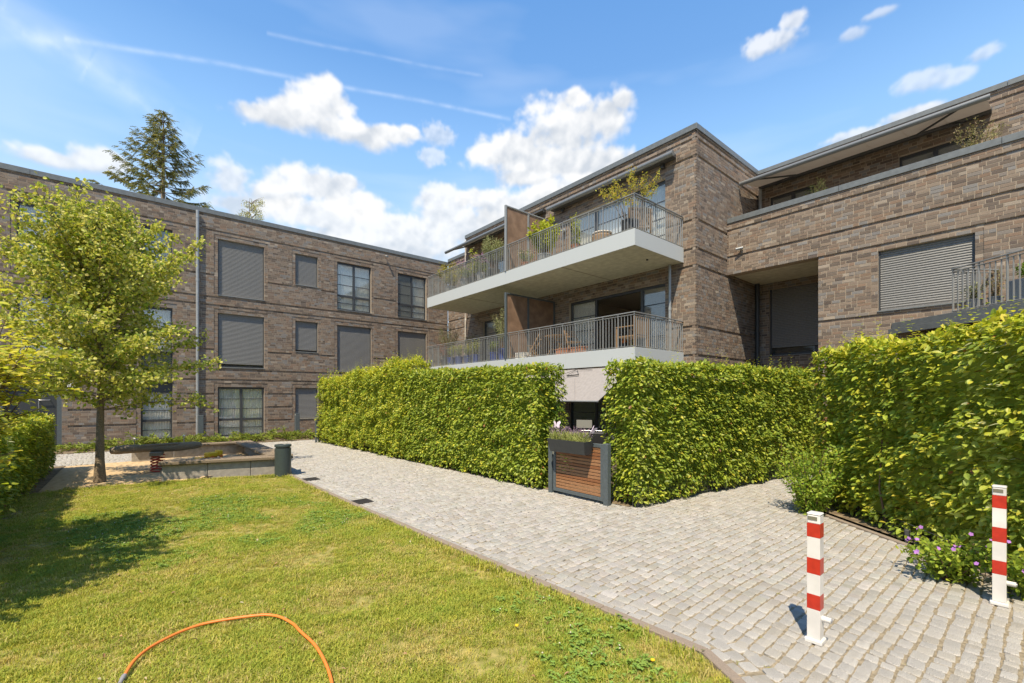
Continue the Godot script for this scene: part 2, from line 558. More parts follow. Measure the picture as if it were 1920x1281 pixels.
class Copies:      # leaves, blades and the like: many placements of one small mesh
	var buf := PackedFloat32Array()
	var count := 0
	func put(p: Vector3, x: Vector3, y: Vector3, z: Vector3, col: Color) -> void:
		buf.append_array(PackedFloat32Array([x.x, y.x, z.x, p.x, x.y, y.y, z.y, p.y, x.z, y.z, z.z, p.z, col.r, col.g, col.b, 1.0]))
		count += 1
	func leaf(p: Vector3, dir: Vector3, nrm: Vector3, long: float, wide: float, col: Color) -> void:
		var x := dir.normalized()
		var z := x.cross(nrm).normalized()
		if z.length_squared() < 0.5:
			z = x.cross(Vector3(0.3, 0.8, 0.5)).normalized()
		var y := z.cross(x)
		put(p, x * long, y * long, z * wide, col)


func copies_node(called: String, k: Copies, mesh: Mesh, mat: Material, parent: Node) -> MultiMeshInstance3D:
	var mm := MultiMesh.new()
	mm.transform_format = MultiMesh.TRANSFORM_3D
	mm.use_colors = true
	mm.mesh = mesh
	mm.instance_count = k.count
	mm.buffer = k.buf
	var o := MultiMeshInstance3D.new()
	o.name = called
	o.multimesh = mm
	o.material_override = mat
	parent.add_child(o, true)
	return o


func obj(called: String, mb: MB, mat: String, parent: Node, t := Transform3D.IDENTITY) -> MeshInstance3D:
	return node(called, mb.mesh(), mat, parent, t)


func node(called: String, mesh: Mesh, mat: String, parent: Node, t := Transform3D.IDENTITY) -> MeshInstance3D:
	var o := MeshInstance3D.new()
	o.name = numbered(called) if parent == self else called
	o.mesh = mesh
	o.material_override = M[mat]
	o.transform = t
	parent.add_child(o, true)
	return o


func numbered(called: String) -> String:
	var k: int = used_names.get(called, 0)
	used_names[called] = k + 1
	return called if k == 0 else "%s_%03d" % [called, k]


func tag(o: Node, label: String, category: String, group := "") -> void:
	o.set_meta("label", label)
	o.set_meta("category", category)
	if group != "":
		o.set_meta("group", group)


func thing(called: String, label: String, category: String, at := Vector3.ZERO, turn := 0.0, group := "") -> Node3D:
	var o := Node3D.new()
	o.name = numbered(called)
	o.position = at
	o.rotation.y = turn
	add_child(o)
	tag(o, label, category, group)
	return o


func sub(called: String, parent: Node, t := Transform3D.IDENTITY) -> Node3D:
	var o := Node3D.new()
	o.name = called
	o.transform = t
	parent.add_child(o, true)
	return o


func structure(called: String, mb: MB, mat: String) -> MeshInstance3D:
	var o := obj(called, mb, mat, self)
	o.set_meta("kind", "structure")
	return o


func on_screen(p: Vector3) -> Vector3:      # where a point lies in the picture, and its depth
	var q := p - Vector3(0, CAM_HEIGHT, 0)
	var d := q.dot(fwd)
	return Vector3(960.0 + FOCAL * q.dot(rgt) / d, HORIZON - FOCAL * q.y / d, d)


func spread(c: Color, k: float) -> Color:
	var f := 1.0 + rng.randf_range(-k, k)
	return Color(c.r * f * (1.0 + rng.randf_range(-k, k) * 0.4), c.g * f, c.b * f * (1.0 + rng.randf_range(-k, k) * 0.4))


func rand_dir() -> Vector3:
	return Vector3(rng.randfn(), rng.randfn(), rng.randfn()).normalized()


# ---------------------------------------------------------------- ground, path, lawn

func kerb_x(z: float) -> float:
	var p := [[-10.5, 2.57], [-10.25, 2.48], [-9.0, 2.49], [-6.65, 2.55], [-4.1, 2.68], [-1.95, 2.80], [-1.39, 2.82], [-1.12, 2.67], [-0.3, 2.1], [0.6, 1.2], [3.0, -1.0]]
	for i in p.size() - 1:
		if z <= p[i + 1][0]:
			return lerpf(p[i][1], p[i + 1][1], clampf((z - p[i][0]) / (p[i + 1][0] - p[i][0]), 0.0, 1.0))
	return p[-1][1]


func sheet(mb: MB, poly: PackedVector2Array, y: float) -> void:
	var idx := Geometry2D.triangulate_polygon(poly)
	for i in range(0, idx.size(), 3):
		mb.trio(Vector3(poly[idx[i]].x, y, poly[idx[i]].y), Vector3(poly[idx[i + 1]].x, y, poly[idx[i + 1]].y), Vector3(poly[idx[i + 2]].x, y, poly[idx[i + 2]].y), Vector3.UP)


func make_ground() -> void:
	var mb := MB.new()
	mb.quado(Vector3(-300, -0.07, -300), Vector3(300, -0.07, -300), Vector3(300, -0.07, 300), Vector3(-300, -0.07, 300), Vector3.UP)
	structure("ground", mb, "soil")
	# trodden sand round the tree and the seesaw, gently uneven
	var sand := MB.new()
	var n := FastNoiseLite.new()
	n.seed = 3
	n.frequency = 0.7
	var step := 0.2
	for i in 21:
		for j in 21:
			var x0 := -1.75 + i * step
			var z0 := -14.95 + j * step
			var p := []
			for q in [[0, 0], [1, 0], [1, 1], [0, 1]]:
				var x: float = x0 + q[0] * step
				var z: float = z0 + q[1] * step
				p.append(Vector3(x, -0.012 + (0.06 if x > 0.45 and z > -14.6 and z < -10.9 + (x - 0.36) * 0.27 else 0.0) + n.get_noise_2d(x, z) * 0.018 + n.get_noise_2d(x * 5, z * 5) * 0.006, z))
			sand.quado(p[0], p[1], p[2], p[3], Vector3.UP)
	structure("sand", sand, "sand")


func sett_shape(seed_: int) -> Array:      # eight-sided worn block, unit size: [verts, normals]
	var r := RandomNumberGenerator.new()
	r.seed = seed_
	var ring := []
	for q in [[-0.5, -0.41], [-0.42, -0.5], [0.42, -0.5], [0.5, -0.41], [0.5, 0.41], [0.42, 0.5], [-0.42, 0.5], [-0.5, 0.41]]:
		ring.append(Vector2(q[0] * r.randf_range(0.89, 1.0), q[1] * r.randf_range(0.89, 1.0)))
	var mb := MB.new()
	var tilt := Vector2(r.randf_range(-0.05, 0.05), r.randf_range(-0.05, 0.05))
	var crown := Vector3(r.randf_range(-0.1, 0.1), 0.02, r.randf_range(-0.1, 0.1))
	var top := []
	var mid := []
	for p in ring:
		var q: Vector2 = p * r.randf_range(0.87, 0.93)
		top.append(Vector3(q.x, q.dot(tilt), q.y))
		mid.append(Vector3(p.x, -0.10 + p.dot(tilt), p.y))
	for i in 8:
		var j := (i + 1) % 8
		var ni := Vector3(ring[i].x, 0, ring[i].y).normalized()
		var nj := Vector3(ring[j].x, 0, ring[j].y).normalized()
		var ti := (ni * 0.16 + Vector3.UP).normalized()
		var tj := (nj * 0.16 + Vector3.UP).normalized()
		mb.smooth(crown, top[i], top[j], Vector3.UP, ti, tj)
		mb.smooth(top[i], mid[i], mid[j], ti, ni, nj)
		mb.smooth(top[i], mid[j], top[j], ti, nj, tj)
		var di := Vector3(0, -0.55, 0)
		mb.smooth(mid[i], mid[i] + di, mid[j] + di, ni, ni, nj)
		mb.smooth(mid[i], mid[j] + di, mid[j], ni, nj, nj)
	return [mb.v, mb.n]


func make_path() -> void:
	# bedding of sandy grit in the joints
	var bed := MB.new()
	var poly := PackedVector2Array([Vector2(-6.5, -18.0), Vector2(5.9, -18.0), Vector2(5.9, -4.2), Vector2(12.9, -4.2), Vector2(12.9, -2.4), Vector2(7.75, -2.4), Vector2(6.3, -0.55), Vector2(4.6, 1.6), Vector2(3.4, 4.5), Vector2(-2.5, 4.5)])
	for z in [3.0, 0.6, -0.3, -1.12, -1.39, -1.95, -4.1, -6.65, -9.0, -10.3]:
		poly.append(Vector2(kerb_x(z), z))
	poly.append_array(PackedVector2Array([Vector2(2.45, -14.3), Vector2(2.4, -14.95), Vector2(-6.5, -14.95)]))
	sheet(bed, poly, -0.0085)
	var path := structure("path", bed, "joint")
	var stones := []      # [x, z, length x, length z, turn]
	# edge band: three courses along the lawn
	for row in 3:
		var z := -14.2
		while z < 2.6:
			var l := rng.randf_range(0.10, 0.155)
			var zc := z + l / 2
			var slope := (kerb_x(zc + 0.2) - kerb_x(zc - 0.2)) / 0.4
			stones.append([kerb_x(zc) + 0.052 + row * 0.098 * sqrt(1.0 + slope * slope), zc, 0.092, l - 0.008, atan(slope)])
			z += l
	# field: courses across the path
	var z := -17.95
	while z < 3.2:
		var wide := rng.randf_range(0.08, 0.099)
		var zc := z + wide / 2
		var x0 := kerb_x(zc) + 0.31 if zc > -14.2 else (2.75 if zc > -14.95 else -6.4)
		var x1 := 5.75
		if zc > -4.15:
			x1 = 12.8 if zc < -2.35 else 7.06 - (zc + 1.76) * 0.80
		var x := x0 - rng.randf() * 0.08
		while x < x1:
			var l := rng.randf_range(0.07, 0.125)
			if x + l > x0:
				stones.append([x + l / 2, zc + rng.randf_range(-0.005, 0.005) + 0.016 * sin(x * 1.7 + zc) + 0.006 * sin(x * 5.3 + zc * 2.0), l - 0.008, wide - 0.012, rng.randf_range(-0.07, 0.07)])
			x += l
		z += wide
	var shapes := []
	var meshes := []
	for i in 12:
		var s := sett_shape(100 + i)
		shapes.append(s)
		var am := ArrayMesh.new()
		var arr := []
		arr.resize(Mesh.ARRAY_MAX)
		arr[Mesh.ARRAY_VERTEX] = s[0]
		arr[Mesh.ARRAY_NORMAL] = s[1]
		am.add_surface_from_arrays(Mesh.PRIMITIVE_TRIANGLES, arr)
		meshes.append(am)
	var order := []
	for i in stones.size():
		var q := on_screen(Vector3(stones[i][0], 0, stones[i][1]))
		order.append([q.z if q.z > 0.5 and q.x > -20 and q.x < 1940 and q.y < 1300 else 999.0, i])
	order.sort_custom(func(a, b): return a[0] < b[0])
	var single := {}
	for i in 300:
		single[order[i][1]] = true
	var rest := MB.new()
	for i in stones.size():
		var s: Array = stones[i]
		var k := rng.randi_range(0, 11)
		var tone := rng.randi_range(0, STONES.size() - 1)
		var bas := Basis(Vector3.UP, s[4]) * Basis(Vector3.RIGHT, rng.randf_range(-0.025, 0.025)) * Basis(Vector3.BACK, rng.randf_range(-0.025, 0.025))
		var t := Transform3D(bas.scaled_local(Vector3(s[2] * 1.05, 0.1, s[3] * 1.05)), Vector3(s[0], rng.randf_range(-0.004, 0.004), s[1]))
		if single.has(i):
			node("sett", meshes[k], "sett_%d" % tone, path, t)
			continue
		var col := spread(STONES[tone], 0.07)
		var nb := bas
		for p in shapes[k][0]:
			rest.v.append(t * p)
			rest.c.append(col)
		for p in shapes[k][1]:
			rest.n.append(nb * p)
	var o := obj("sett_paving", rest, "setts", path)
	o.set_meta("kind", "stuff")
	var weeds := Copies.new()
	for i in 420:
		var z2 := rng.randf_range(-9.0, -0.4)
		var x2 := kerb_x(z2) + absf(rng.randfn()) * 0.22 + 0.02
		if i % 3 == 0:
			x2 = rng.randf_range(kerb_x(z2) + 0.1, 5.2)
		var b2 := Basis(Vector3.UP, rng.randf() * TAU).scaled(Vector3(1, rng.randf_range(0.35, 0.7), 1) * rng.randf_range(0.35, 0.7))
		weeds.put(Vector3(x2, -0.008, z2), b2.x, b2.y, b2.z, spread(Color(0.34, 0.33, 0.07) if i % 4 else Color(0.42, 0.31, 0.14), 0.25))
	copies_node("joint_weeds", weeds, blade_tuft(21, 10, 0.035, 1.4), M["grass_blade"], path).set_meta("kind", "stuff")
	# narrow edging between the paving and the lawn
	var zz := -10.2
	var prev := Vector3(kerb_x(zz), 0, zz)
	while zz < 2.6:
		var nxt := zz + 1.0
		if zz < -1.39 and nxt > -1.39:
			nxt = -1.39
		elif zz < -1.12 and nxt > -1.12:
			nxt = -1.12
		var cur := Vector3(kerb_x(nxt), 0, nxt)
		var d := (cur - prev)
		var l := d.length()
		var e := MB.new()
		e.bevel(Vector3(-0.07, -0.2, 0.003), Vector3(0.0, 0.03, l - 0.003), 0.006)
		obj("edging_stone", e, "kerb", path, Transform3D(Basis(Vector3.UP, atan2(d.x, d.z)), prev))
		prev = cur
		zz = nxt
	# kerb in front of the tall hedge
	var k0 := Vector3(7.75, 0, -2.48)
	var kd := Vector3(-0.63, 0, 0.78).normalized()
	for i in 5:
		var e := MB.new()
		e.bevel(Vector3(-0.06, -0.2, 0.004), Vector3(0.0, 0.018, 0.996), 0.006)
		obj("edging_stone", e, "kerb", path, Transform3D(Basis(Vector3.UP, atan2(kd.x, kd.z)), k0 + kd * i))
	# two gully covers let into the edge band
	for q in [[2.69, -6.87, "dark iron gully cover in the edge band halfway up the path"], [2.64, -9.37, "dark iron gully cover near the litter bin"]]:
		var g := thing("gully_cover", q[2], "drain cover", Vector3(q[0], 0.004, q[1]), 0.03, "gully covers in the path")
		var f := MB.new()
		for s in [-1, 1]:
			f.box(Vector3(-0.14, -0.03, s * 0.125 - 0.015), Vector3(0.14, 0.008, s * 0.125 + 0.015))
			f.box(Vector3(s * 0.125 - 0.015, -0.03, -0.11), Vector3(s * 0.125 + 0.015, 0.008, 0.11))
		obj("cover_frame", f, "cast_iron", g)
		for i in 6:
			var b := MB.new()
			b.box(Vector3(-0.11, -0.03, -0.1 + i * 0.036), Vector3(0.11, 0.004, -0.078 + i * 0.036))
			obj("grate_bar", b, "cast_iron", g)


func blade_tuft(seed_: int, blades: int, tall: float, lean: float) -> ArrayMesh:
	var r := RandomNumberGenerator.new()
	r.seed = seed_
	var mb := MB.new()
	for i in blades:
		var a := r.randf() * TAU
		var o := Vector3(r.randfn() * 0.022, 0, r.randfn() * 0.022)
		var d := Vector3(cos(a), 0, sin(a))
		var side := Vector3(-d.z, 0, d.x) * r.randf_range(0.0016, 0.0028)
		var h := tall * r.randf_range(0.55, 1.15)
		var k := lean * r.randf_range(0.4, 1.5)
		var m := o + Vector3.UP * h * 0.62 + d * h * k * 0.35
		var t := o + Vector3.UP * h * (1.0 - 0.25 * k) + d * h * k
		mb.tri(o - side, m - side * 0.8, m + side * 0.8)
		mb.tri(o - side, m + side * 0.8, o + side)
		mb.tri(m - side * 0.8, t, m + side * 0.8)
	return mb.mesh()


func in_lawn(x: float, z: float) -> bool:
	if x < -1.5 or x > kerb_x(z) - 0.085 or z > 2.5:
		return false
	if z < -10.95:
		return false
	return z > -10.85 - (x - 0.37) * -0.31 if x > 0.3 else true


func make_lawn() -> void:
	var n := FastNoiseLite.new()
	n.seed = 31
	n.frequency = 0.35
	n.fractal_octaves = 3
	var mb := MB.new()
	var step := 0.25
	var height := func(x: float, z: float) -> float: return -0.008 + n.get_noise_2d(x, z) * 0.02
	for i in 24:
		for j in 56:
			var x0 := -3.0 + i * step
			var z0 := -11.2 + j * step
			var p := []
			for q in [[0, 0], [1, 0], [1, 1], [0, 1]]:
				var z: float = z0 + q[1] * step
				var x: float = minf(x0 + q[0] * step, kerb_x(z) - 0.06)
				if z < -10.0 and x > 0.35:
					z = maxf(z, -10.86 + (x - 0.37) * 0.31)
				p.append(Vector3(x, height.call(x, z), z))
			if p[0].distance_to(p[2]) > 0.05:
				mb.trio(p[0], p[1], p[2], Vector3.UP)
				mb.trio(p[0], p[2], p[3], Vector3.UP)
	structure("lawn", mb, "turf")
	var tufts := [blade_tuft(1, 18, 0.036, 0.9), blade_tuft(2, 18, 0.03, 1.1), blade_tuft(3, 16, 0.045, 0.7)]
	var sets := [Copies.new(), Copies.new(), Copies.new()]
	var clover := Copies.new()
	var bloom := Copies.new()
	var green := [Color(0.42, 0.43, 0.06), Color(0.35, 0.40, 0.055), Color(0.48, 0.46, 0.085), Color(0.30, 0.37, 0.045), Color(0.56, 0.48, 0.17)]
	var patches := [[Vector2(0.5, -6.9), 1.1], [Vector2(-0.4, -7.4), 0.9], [Vector2(1.9, -6.3), 0.6], [Vector2(2.1, -1.7), 0.75], [Vector2(1.0, -7.6), 0.7]]
	var thin := FastNoiseLite.new()
	thin.seed = 8
	thin.frequency = 0.9
	thin.fractal_octaves = 4
	var tries := 0
	while tries < 118000:
		tries += 1
		var x := rng.randf_range(-1.6, 2.85)
		var z := rng.randf_range(-11.3, -0.7)
		var q := on_screen(Vector3(x, 0, z))
		if q.z < 2.2 or q.x < -90 or q.x > 1500 or q.y > 1330:
			continue
		if not in_lawn(x, z) and rng.randf() > (0.12 if z > -11.3 and x < 0.3 and x > -1.5 else 0.0):
			continue
		if q.z > 5.0 and rng.randf() > 5.0 / q.z + 0.12:
			continue
		var bald := thin.get_noise_2d(x, z)
		if bald < -0.34 and rng.randf() < 0.8:
			continue
		if z < -10.3 and x < 0.6 and rng.randf() < 0.45:
			continue
		var in_patch := 0.0
		for pt in patches:
			in_patch = maxf(in_patch, 1.0 - Vector2(x, z).distance_to(pt[0]) / pt[1] + bald * 1.9)
		var p := Vector3(x, height.call(x, z), z)
		if in_patch > 0.15 and rng.randf() < 0.075 * clampf(in_patch * 2.0, 0.0, 1.0):
			for i in 5:
				var a := rng.randf() * TAU
				var pp := p + Vector3(rng.randfn() * 0.025, rng.randf_range(0.02, 0.045), rng.randfn() * 0.025)
				for l in 3:
					var d := Vector3(cos(a + l * TAU / 3), 0.15, sin(a + l * TAU / 3))
					clover.leaf(pp, d, Vector3.UP + rand_dir() * 0.3, 0.017, 0.016, spread(Color(0.20, 0.31, 0.055), 0.25))
			if rng.randf() < 0.10:
				bloom.put(p + Vector3.UP * 0.05, Vector3.RIGHT * 0.006, Vector3.UP * 0.006, Vector3.BACK * 0.006, Color(0.66, 0.62, 0.5))
			continue
		var k := rng.randi_range(0, 2)
		var dry := clampf(0.22 - bald * 0.45 + n.get_noise_2d(x * 2.2 + 9.0, z * 2.2) * 0.55, 0.02, 0.75)
		var col: Color = green[rng.randi_range(0, 3)] if rng.randf() > dry else green[4]
		if in_patch > 0.0:
			col = Color(0.29, 0.385, 0.05) if rng.randf() < 0.45 else col
		var s := rng.randf_range(0.7, 1.25) * (0.75 if bald < -0.1 else 1.0)
		var b := Basis(Vector3.UP, rng.randf() * TAU).scaled(Vector3(s, s * rng.randf_range(0.8, 1.2), s))
		sets[k].put(p, b.x, b.y, b.z, spread(col, 0.22))
	# dry leaves and bits lying in the grass
	var litter := Copies.new()
	for i in 260:
		var x := rng.randf_range(-1.2, 2.6)
		var z := rng.randf_range(-10.5, -1.0)
		if in_lawn(x, z):
			litter.leaf(Vector3(x, 0.02 + rng.randf() * 0.02, z), Vector3(rng.randfn(), rng.randfn() * 0.2, rng.randfn()), Vector3.UP + rand_dir() * 0.5, rng.randf_range(0.015, 0.04), rng.randf_range(0.01, 0.025), spread([Color(0.40, 0.27, 0.14), Color(0.30, 0.17, 0.08), Color(0.5, 0.42, 0.28)][rng.randi_range(0, 2)], 0.2))
	# ragged growth along edges and walls
	for i in 560:
		var z := rng.randf_range(-10.2, -1.3)
		var p := Vector3(kerb_x(z) - 0.11 - absf(rng.randfn()) * 0.05, 0.0, z)
		if i > 330:
			var f := rng.randf()
			p = Vector3(lerpf(0.4, 2.45, f), 0, lerpf(-10.78, -10.12, f) + absf(rng.randfn()) * 0.05)
		var b := Basis(Vector3.UP, rng.randf() * TAU).scaled(Vector3.ONE * rng.randf_range(0.9, 1.7))
		sets[2].put(p, b.x, b.y, b.z, spread(green[rng.randi_range(0, 4)], 0.2))
	var root := Node3D.new()
	root.name = "grass"
	add_child(root)
	root.set_meta("kind", "stuff")
	tag(root, "sunlit yellow-green lawn grass beside the cobbled path", "grass")
	for i in 3:
		copies_node("blades", sets[i], tufts[i], M["grass_blade"], root).set_meta("kind", "stuff")
	copies_node("clover_leaves", clover, leaf_mesh(0.5), M["leaf_matt"], root).set_meta("kind", "stuff")
	copies_node("dry_leaves", litter, leaf_mesh(0.4, 0.2), M["leaf_matt"], root).set_meta("kind", "stuff")
	var ball := SphereMesh.new()
	ball.radius = 1.0
	ball.height = 1.6
	ball.radial_segments = 8
	ball.rings = 4
	copies_node("clover_heads", bloom, ball, M["petal"], root).set_meta("kind", "stuff")
	for p in [Vector3(2.42, 0.03, -1.55), Vector3(2.2, 0.035, -1.28), Vector3(2.05, 0.03, -2.4)]:
		var d := thing("dandelion", ["yellow dandelion in the grass by the corner of the edging", "yellow dandelion at the very front of the lawn", "yellow dandelion in the lawn a step from the edging"][[Vector3(2.42, 0.03, -1.55), Vector3(2.2, 0.035, -1.28), Vector3(2.05, 0.03, -2.4)].find(p)], "flower", Vector3(p.x, 0, p.z), 0.0, "dandelions in the lawn")
		var s := MB.new()
		s.tube([Vector3.ZERO, Vector3(0.004, p.y, 0)], [0.0018, 0.0015], 5)
		obj("stem", s, "twig", d)
		var h := MB.new()
		h.lathe(Vector3(0.004, p.y, 0), [Vector2(0.0, -0.004), Vector2(0.013, 0.003), Vector2(0.012, 0.008), Vector2(0.0, 0.009)], 10)
		obj("flower_head", h, "toy_yellow", d)


func leaf_mesh(fold := 0.25, droop := 0.12) -> ArrayMesh:      # along +x from 0 to 1, half width 0.5 in z
	var mb := MB.new()
	var prof := [[0.0, 0.02], [0.16, 0.30], [0.42, 0.48], [0.70, 0.38], [0.90, 0.16], [1.0, 0.0]]
	for i in prof.size() - 1:
		var x0: float = prof[i][0]
		var x1: float = prof[i + 1][0]
		var w0: float = prof[i][1]
		var w1: float = prof[i + 1][1]
		var c0 := Vector3(x0, -droop * x0 * x0, 0)
		var c1 := Vector3(x1, -droop * x1 * x1, 0)
		for s in [-1, 1]:
			var e0 := c0 + Vector3(0, w0 * fold, w0 * s)
			var e1 := c1 + Vector3(0, w1 * fold, w1 * s)
			var na := Vector3(droop * x0 * 2, 1, -s * fold).normalized()
			var nb := Vector3(droop * x1 * 2, 1, -s * fold).normalized()
			mb.smooth(c0, c1, e1, na, nb, nb)
			if w0 > 0.0:
				mb.smooth(c0, e1, e0, na, nb, na)
	return mb.mesh()


# ---------------------------------------------------------------- brick walls and what is set in them

const COURSE := 0.08
const COURSE0 := 0.02
var unit_brick: ArrayMesh


func snap_course(y: float) -> float:
	return COURSE0 + roundf((y - COURSE0) / COURSE) * COURSE


# One brick face. f: x along the wall, y up, z outwards. holes [u0, u1, y0, y1]; grooves [y, u0, u1]: one course set back;
# strips [u0, u1, y0, y1]: set back a little round openings. The nearest `single` whole bricks stand as nodes of their own.
func brick_face(bld: Node3D, f: Transform3D, width: float, y0: float, y1: float, holes: Array, grooves: Array, strips: Array, single: int, from_y := 0.0, thick := 0.32) -> void:
	var mortar := MB.new()
	var rows := []
	var k0 := int(roundf((y0 - COURSE0) / COURSE))
	var k1 := int(roundf((y1 - COURSE0) / COURSE))
	for k in range(k0, k1):
		var ya := COURSE0 + k * COURSE
		var ym := ya + COURSE * 0.5
		var cuts := [0.0, width]
		for h in holes:
			if ym > h[2] and ym < h[3]:
				cuts.append(clampf(h[0], 0, width)); cuts.append(clampf(h[1], 0, width))
		for g in grooves:
			if absf(ym - g[0]) <= COURSE * 0.5:
				cuts.append(clampf(g[1], 0, width)); cuts.append(clampf(g[2], 0, width))
		for s in strips:
			if ym > s[2] and ym < s[3]:
				cuts.append(clampf(s[0], 0, width)); cuts.append(clampf(s[1], 0, width))
		cuts.sort()
		var segs := []
		for i in cuts.size() - 1:
			if cuts[i + 1] - cuts[i] < 0.012:
				continue
			var um: float = (cuts[i] + cuts[i + 1]) * 0.5
			var open := false
			for h in holes:
				if ym > h[2] and ym < h[3] and um > h[0] and um < h[1]:
					open = true
			if open:
				continue
			var d := 0.0
			for s in strips:
				if ym > s[2] and ym < s[3] and um > s[0] and um < s[1]:
					d = -0.014
			for g in grooves:
				if absf(ym - g[0]) <= COURSE * 0.5 and um > g[1] and um < g[2]:
					d = minf(d, -0.03)
			if segs.size() and absf(segs[-1][1] - cuts[i]) < 0.001 and segs[-1][2] == d:
				segs[-1][1] = cuts[i + 1]
			else:
				segs.append([cuts[i], cuts[i + 1], d])
		rows.append([ya, segs])
	# mortar bed behind the bricks
	var i := 0
	while i < rows.size():
		var j := i
		while j + 1 < rows.size() and rows[j + 1][1] == rows[i][1]:
			j += 1
		for s in rows[i][1]:
			mortar.box(Vector3(s[0] + (0.035 if s[0] < 0.01 else 0.0), rows[i][0], -thick), Vector3(s[1] - (0.035 if s[1] > width - 0.01 else 0.0), rows[j][0] + COURSE, s[2] - 0.0045))
		i = j + 1
	var wall := obj("brick_wall", mortar, "mortar", bld, f)
	var rest := MB.new()
	var whole := []
	var r := RandomNumberGenerator.new()
	r.seed = int(width * 1000) + int(y1 * 77)
	for row in rows:
		var ya: float = row[0] + 0.006
		var yb: float = row[0] + COURSE - 0.006
		for s in row[1]:
			var u: float = s[0] + 0.002
			var first := true
			while u < s[1] - 0.012:
				var pick := r.randf()
				var l := 0.222 if pick < 0.46 else (0.104 if pick < 0.82 else 0.165)
				if first:
					l = [0.24, 0.115, 0.175, 0.06][r.randi_range(0, 3)]
					first = false
				var full := l > 0.2
				if s[1] - (u + l) < 0.06:
					l = s[1] - 0.002 - u
					full = false
				var b := [u, u + l, ya, yb, s[2] + r.randf_range(-0.0015, 0.0015), pick_brick(r)]
				if full and single > 0 and ya > from_y:
					whole.append(b)
				else:
					add_brick(rest, b, r)
				u += l + 0.012
	if single > 0:
		var order := []
		for b in whole:
			var q := on_screen(f * Vector3((b[0] + b[1]) * 0.5, b[2], 0))
			order.append([q.z if q.z > 0.5 and q.x > 4 and q.x < 1916 and q.y > 4 else 999.0, order.size()])
		order.sort_custom(func(p, q): return p[0] < q[0])
		if unit_brick == null:
			var ub := MB.new()
			ub.bevel(Vector3(-0.5, -0.5, -1.0), Vector3(0.5, 0.5, 0.0), 0.02)
			unit_brick = ub.mesh()
		for n in order.size():
			var b: Array = whole[order[n][1]]
			if n < single:
				node("brick", unit_brick, "brick_%d" % b[5], wall, Transform3D(Basis.from_scale(Vector3(b[1] - b[0], b[3] - b[2], 0.1)), Vector3((b[0] + b[1]) * 0.5, (b[2] + b[3]) * 0.5, b[4])))
			else:
				add_brick(rest, b, r)
	var o := obj("brickwork", rest, "brickwork", wall)
	o.set_meta("kind", "stuff")


func pick_brick(r: RandomNumberGenerator) -> int:
	var p := r.randf()
	for q in [[0.17, 0], [0.33, 1], [0.44, 2], [0.51, 3], [0.56, 4], [0.66, 5], [0.70, 6], [0.82, 7], [0.94, 8]]:
		if p < q[0]:
			return q[1]
	return 9


func add_brick(mb: MB, b: Array, r: RandomNumberGenerator) -> void:
	var c: Color = BRICKS[b[5]]
	var k := r.randf_range(0.88, 1.12)
	mb.tint = Color(c.r * k, c.g * k, c.b * k)
	var z: float = b[4]
	var p := [Vector3(b[0], b[2], z + r.randf_range(-0.0015, 0.0015)), Vector3(b[1], b[2], z + r.randf_range(-0.0015, 0.0015)), Vector3(b[1], b[3], z + r.randf_range(-0.0015, 0.0015)), Vector3(b[0], b[3], z + r.randf_range(-0.0015, 0.0015))]
	var q := []
	for v in p:
		q.append(Vector3(v.x, v.y, -0.11))
	mb.quad(p[3], p[2], p[1], p[0])
	mb.quad(q[3], q[2], p[2], p[3])
	mb.quad(p[0], p[1], q[1], q[0])
	mb.quad(q[3], p[3], p[0], q[0])
	mb.quad(p[2], q[2], q[1], p[1])


func strips_of(w: Array) -> Array:      # the set-back brick border of an opening
	return [[w[0] - 0.13, w[0], w[2], w[3] + 0.12], [w[1], w[1] + 0.13, w[2], w[3] + 0.12], [w[0] - 0.13, w[1] + 0.13, w[3], w[3] + 0.16]]


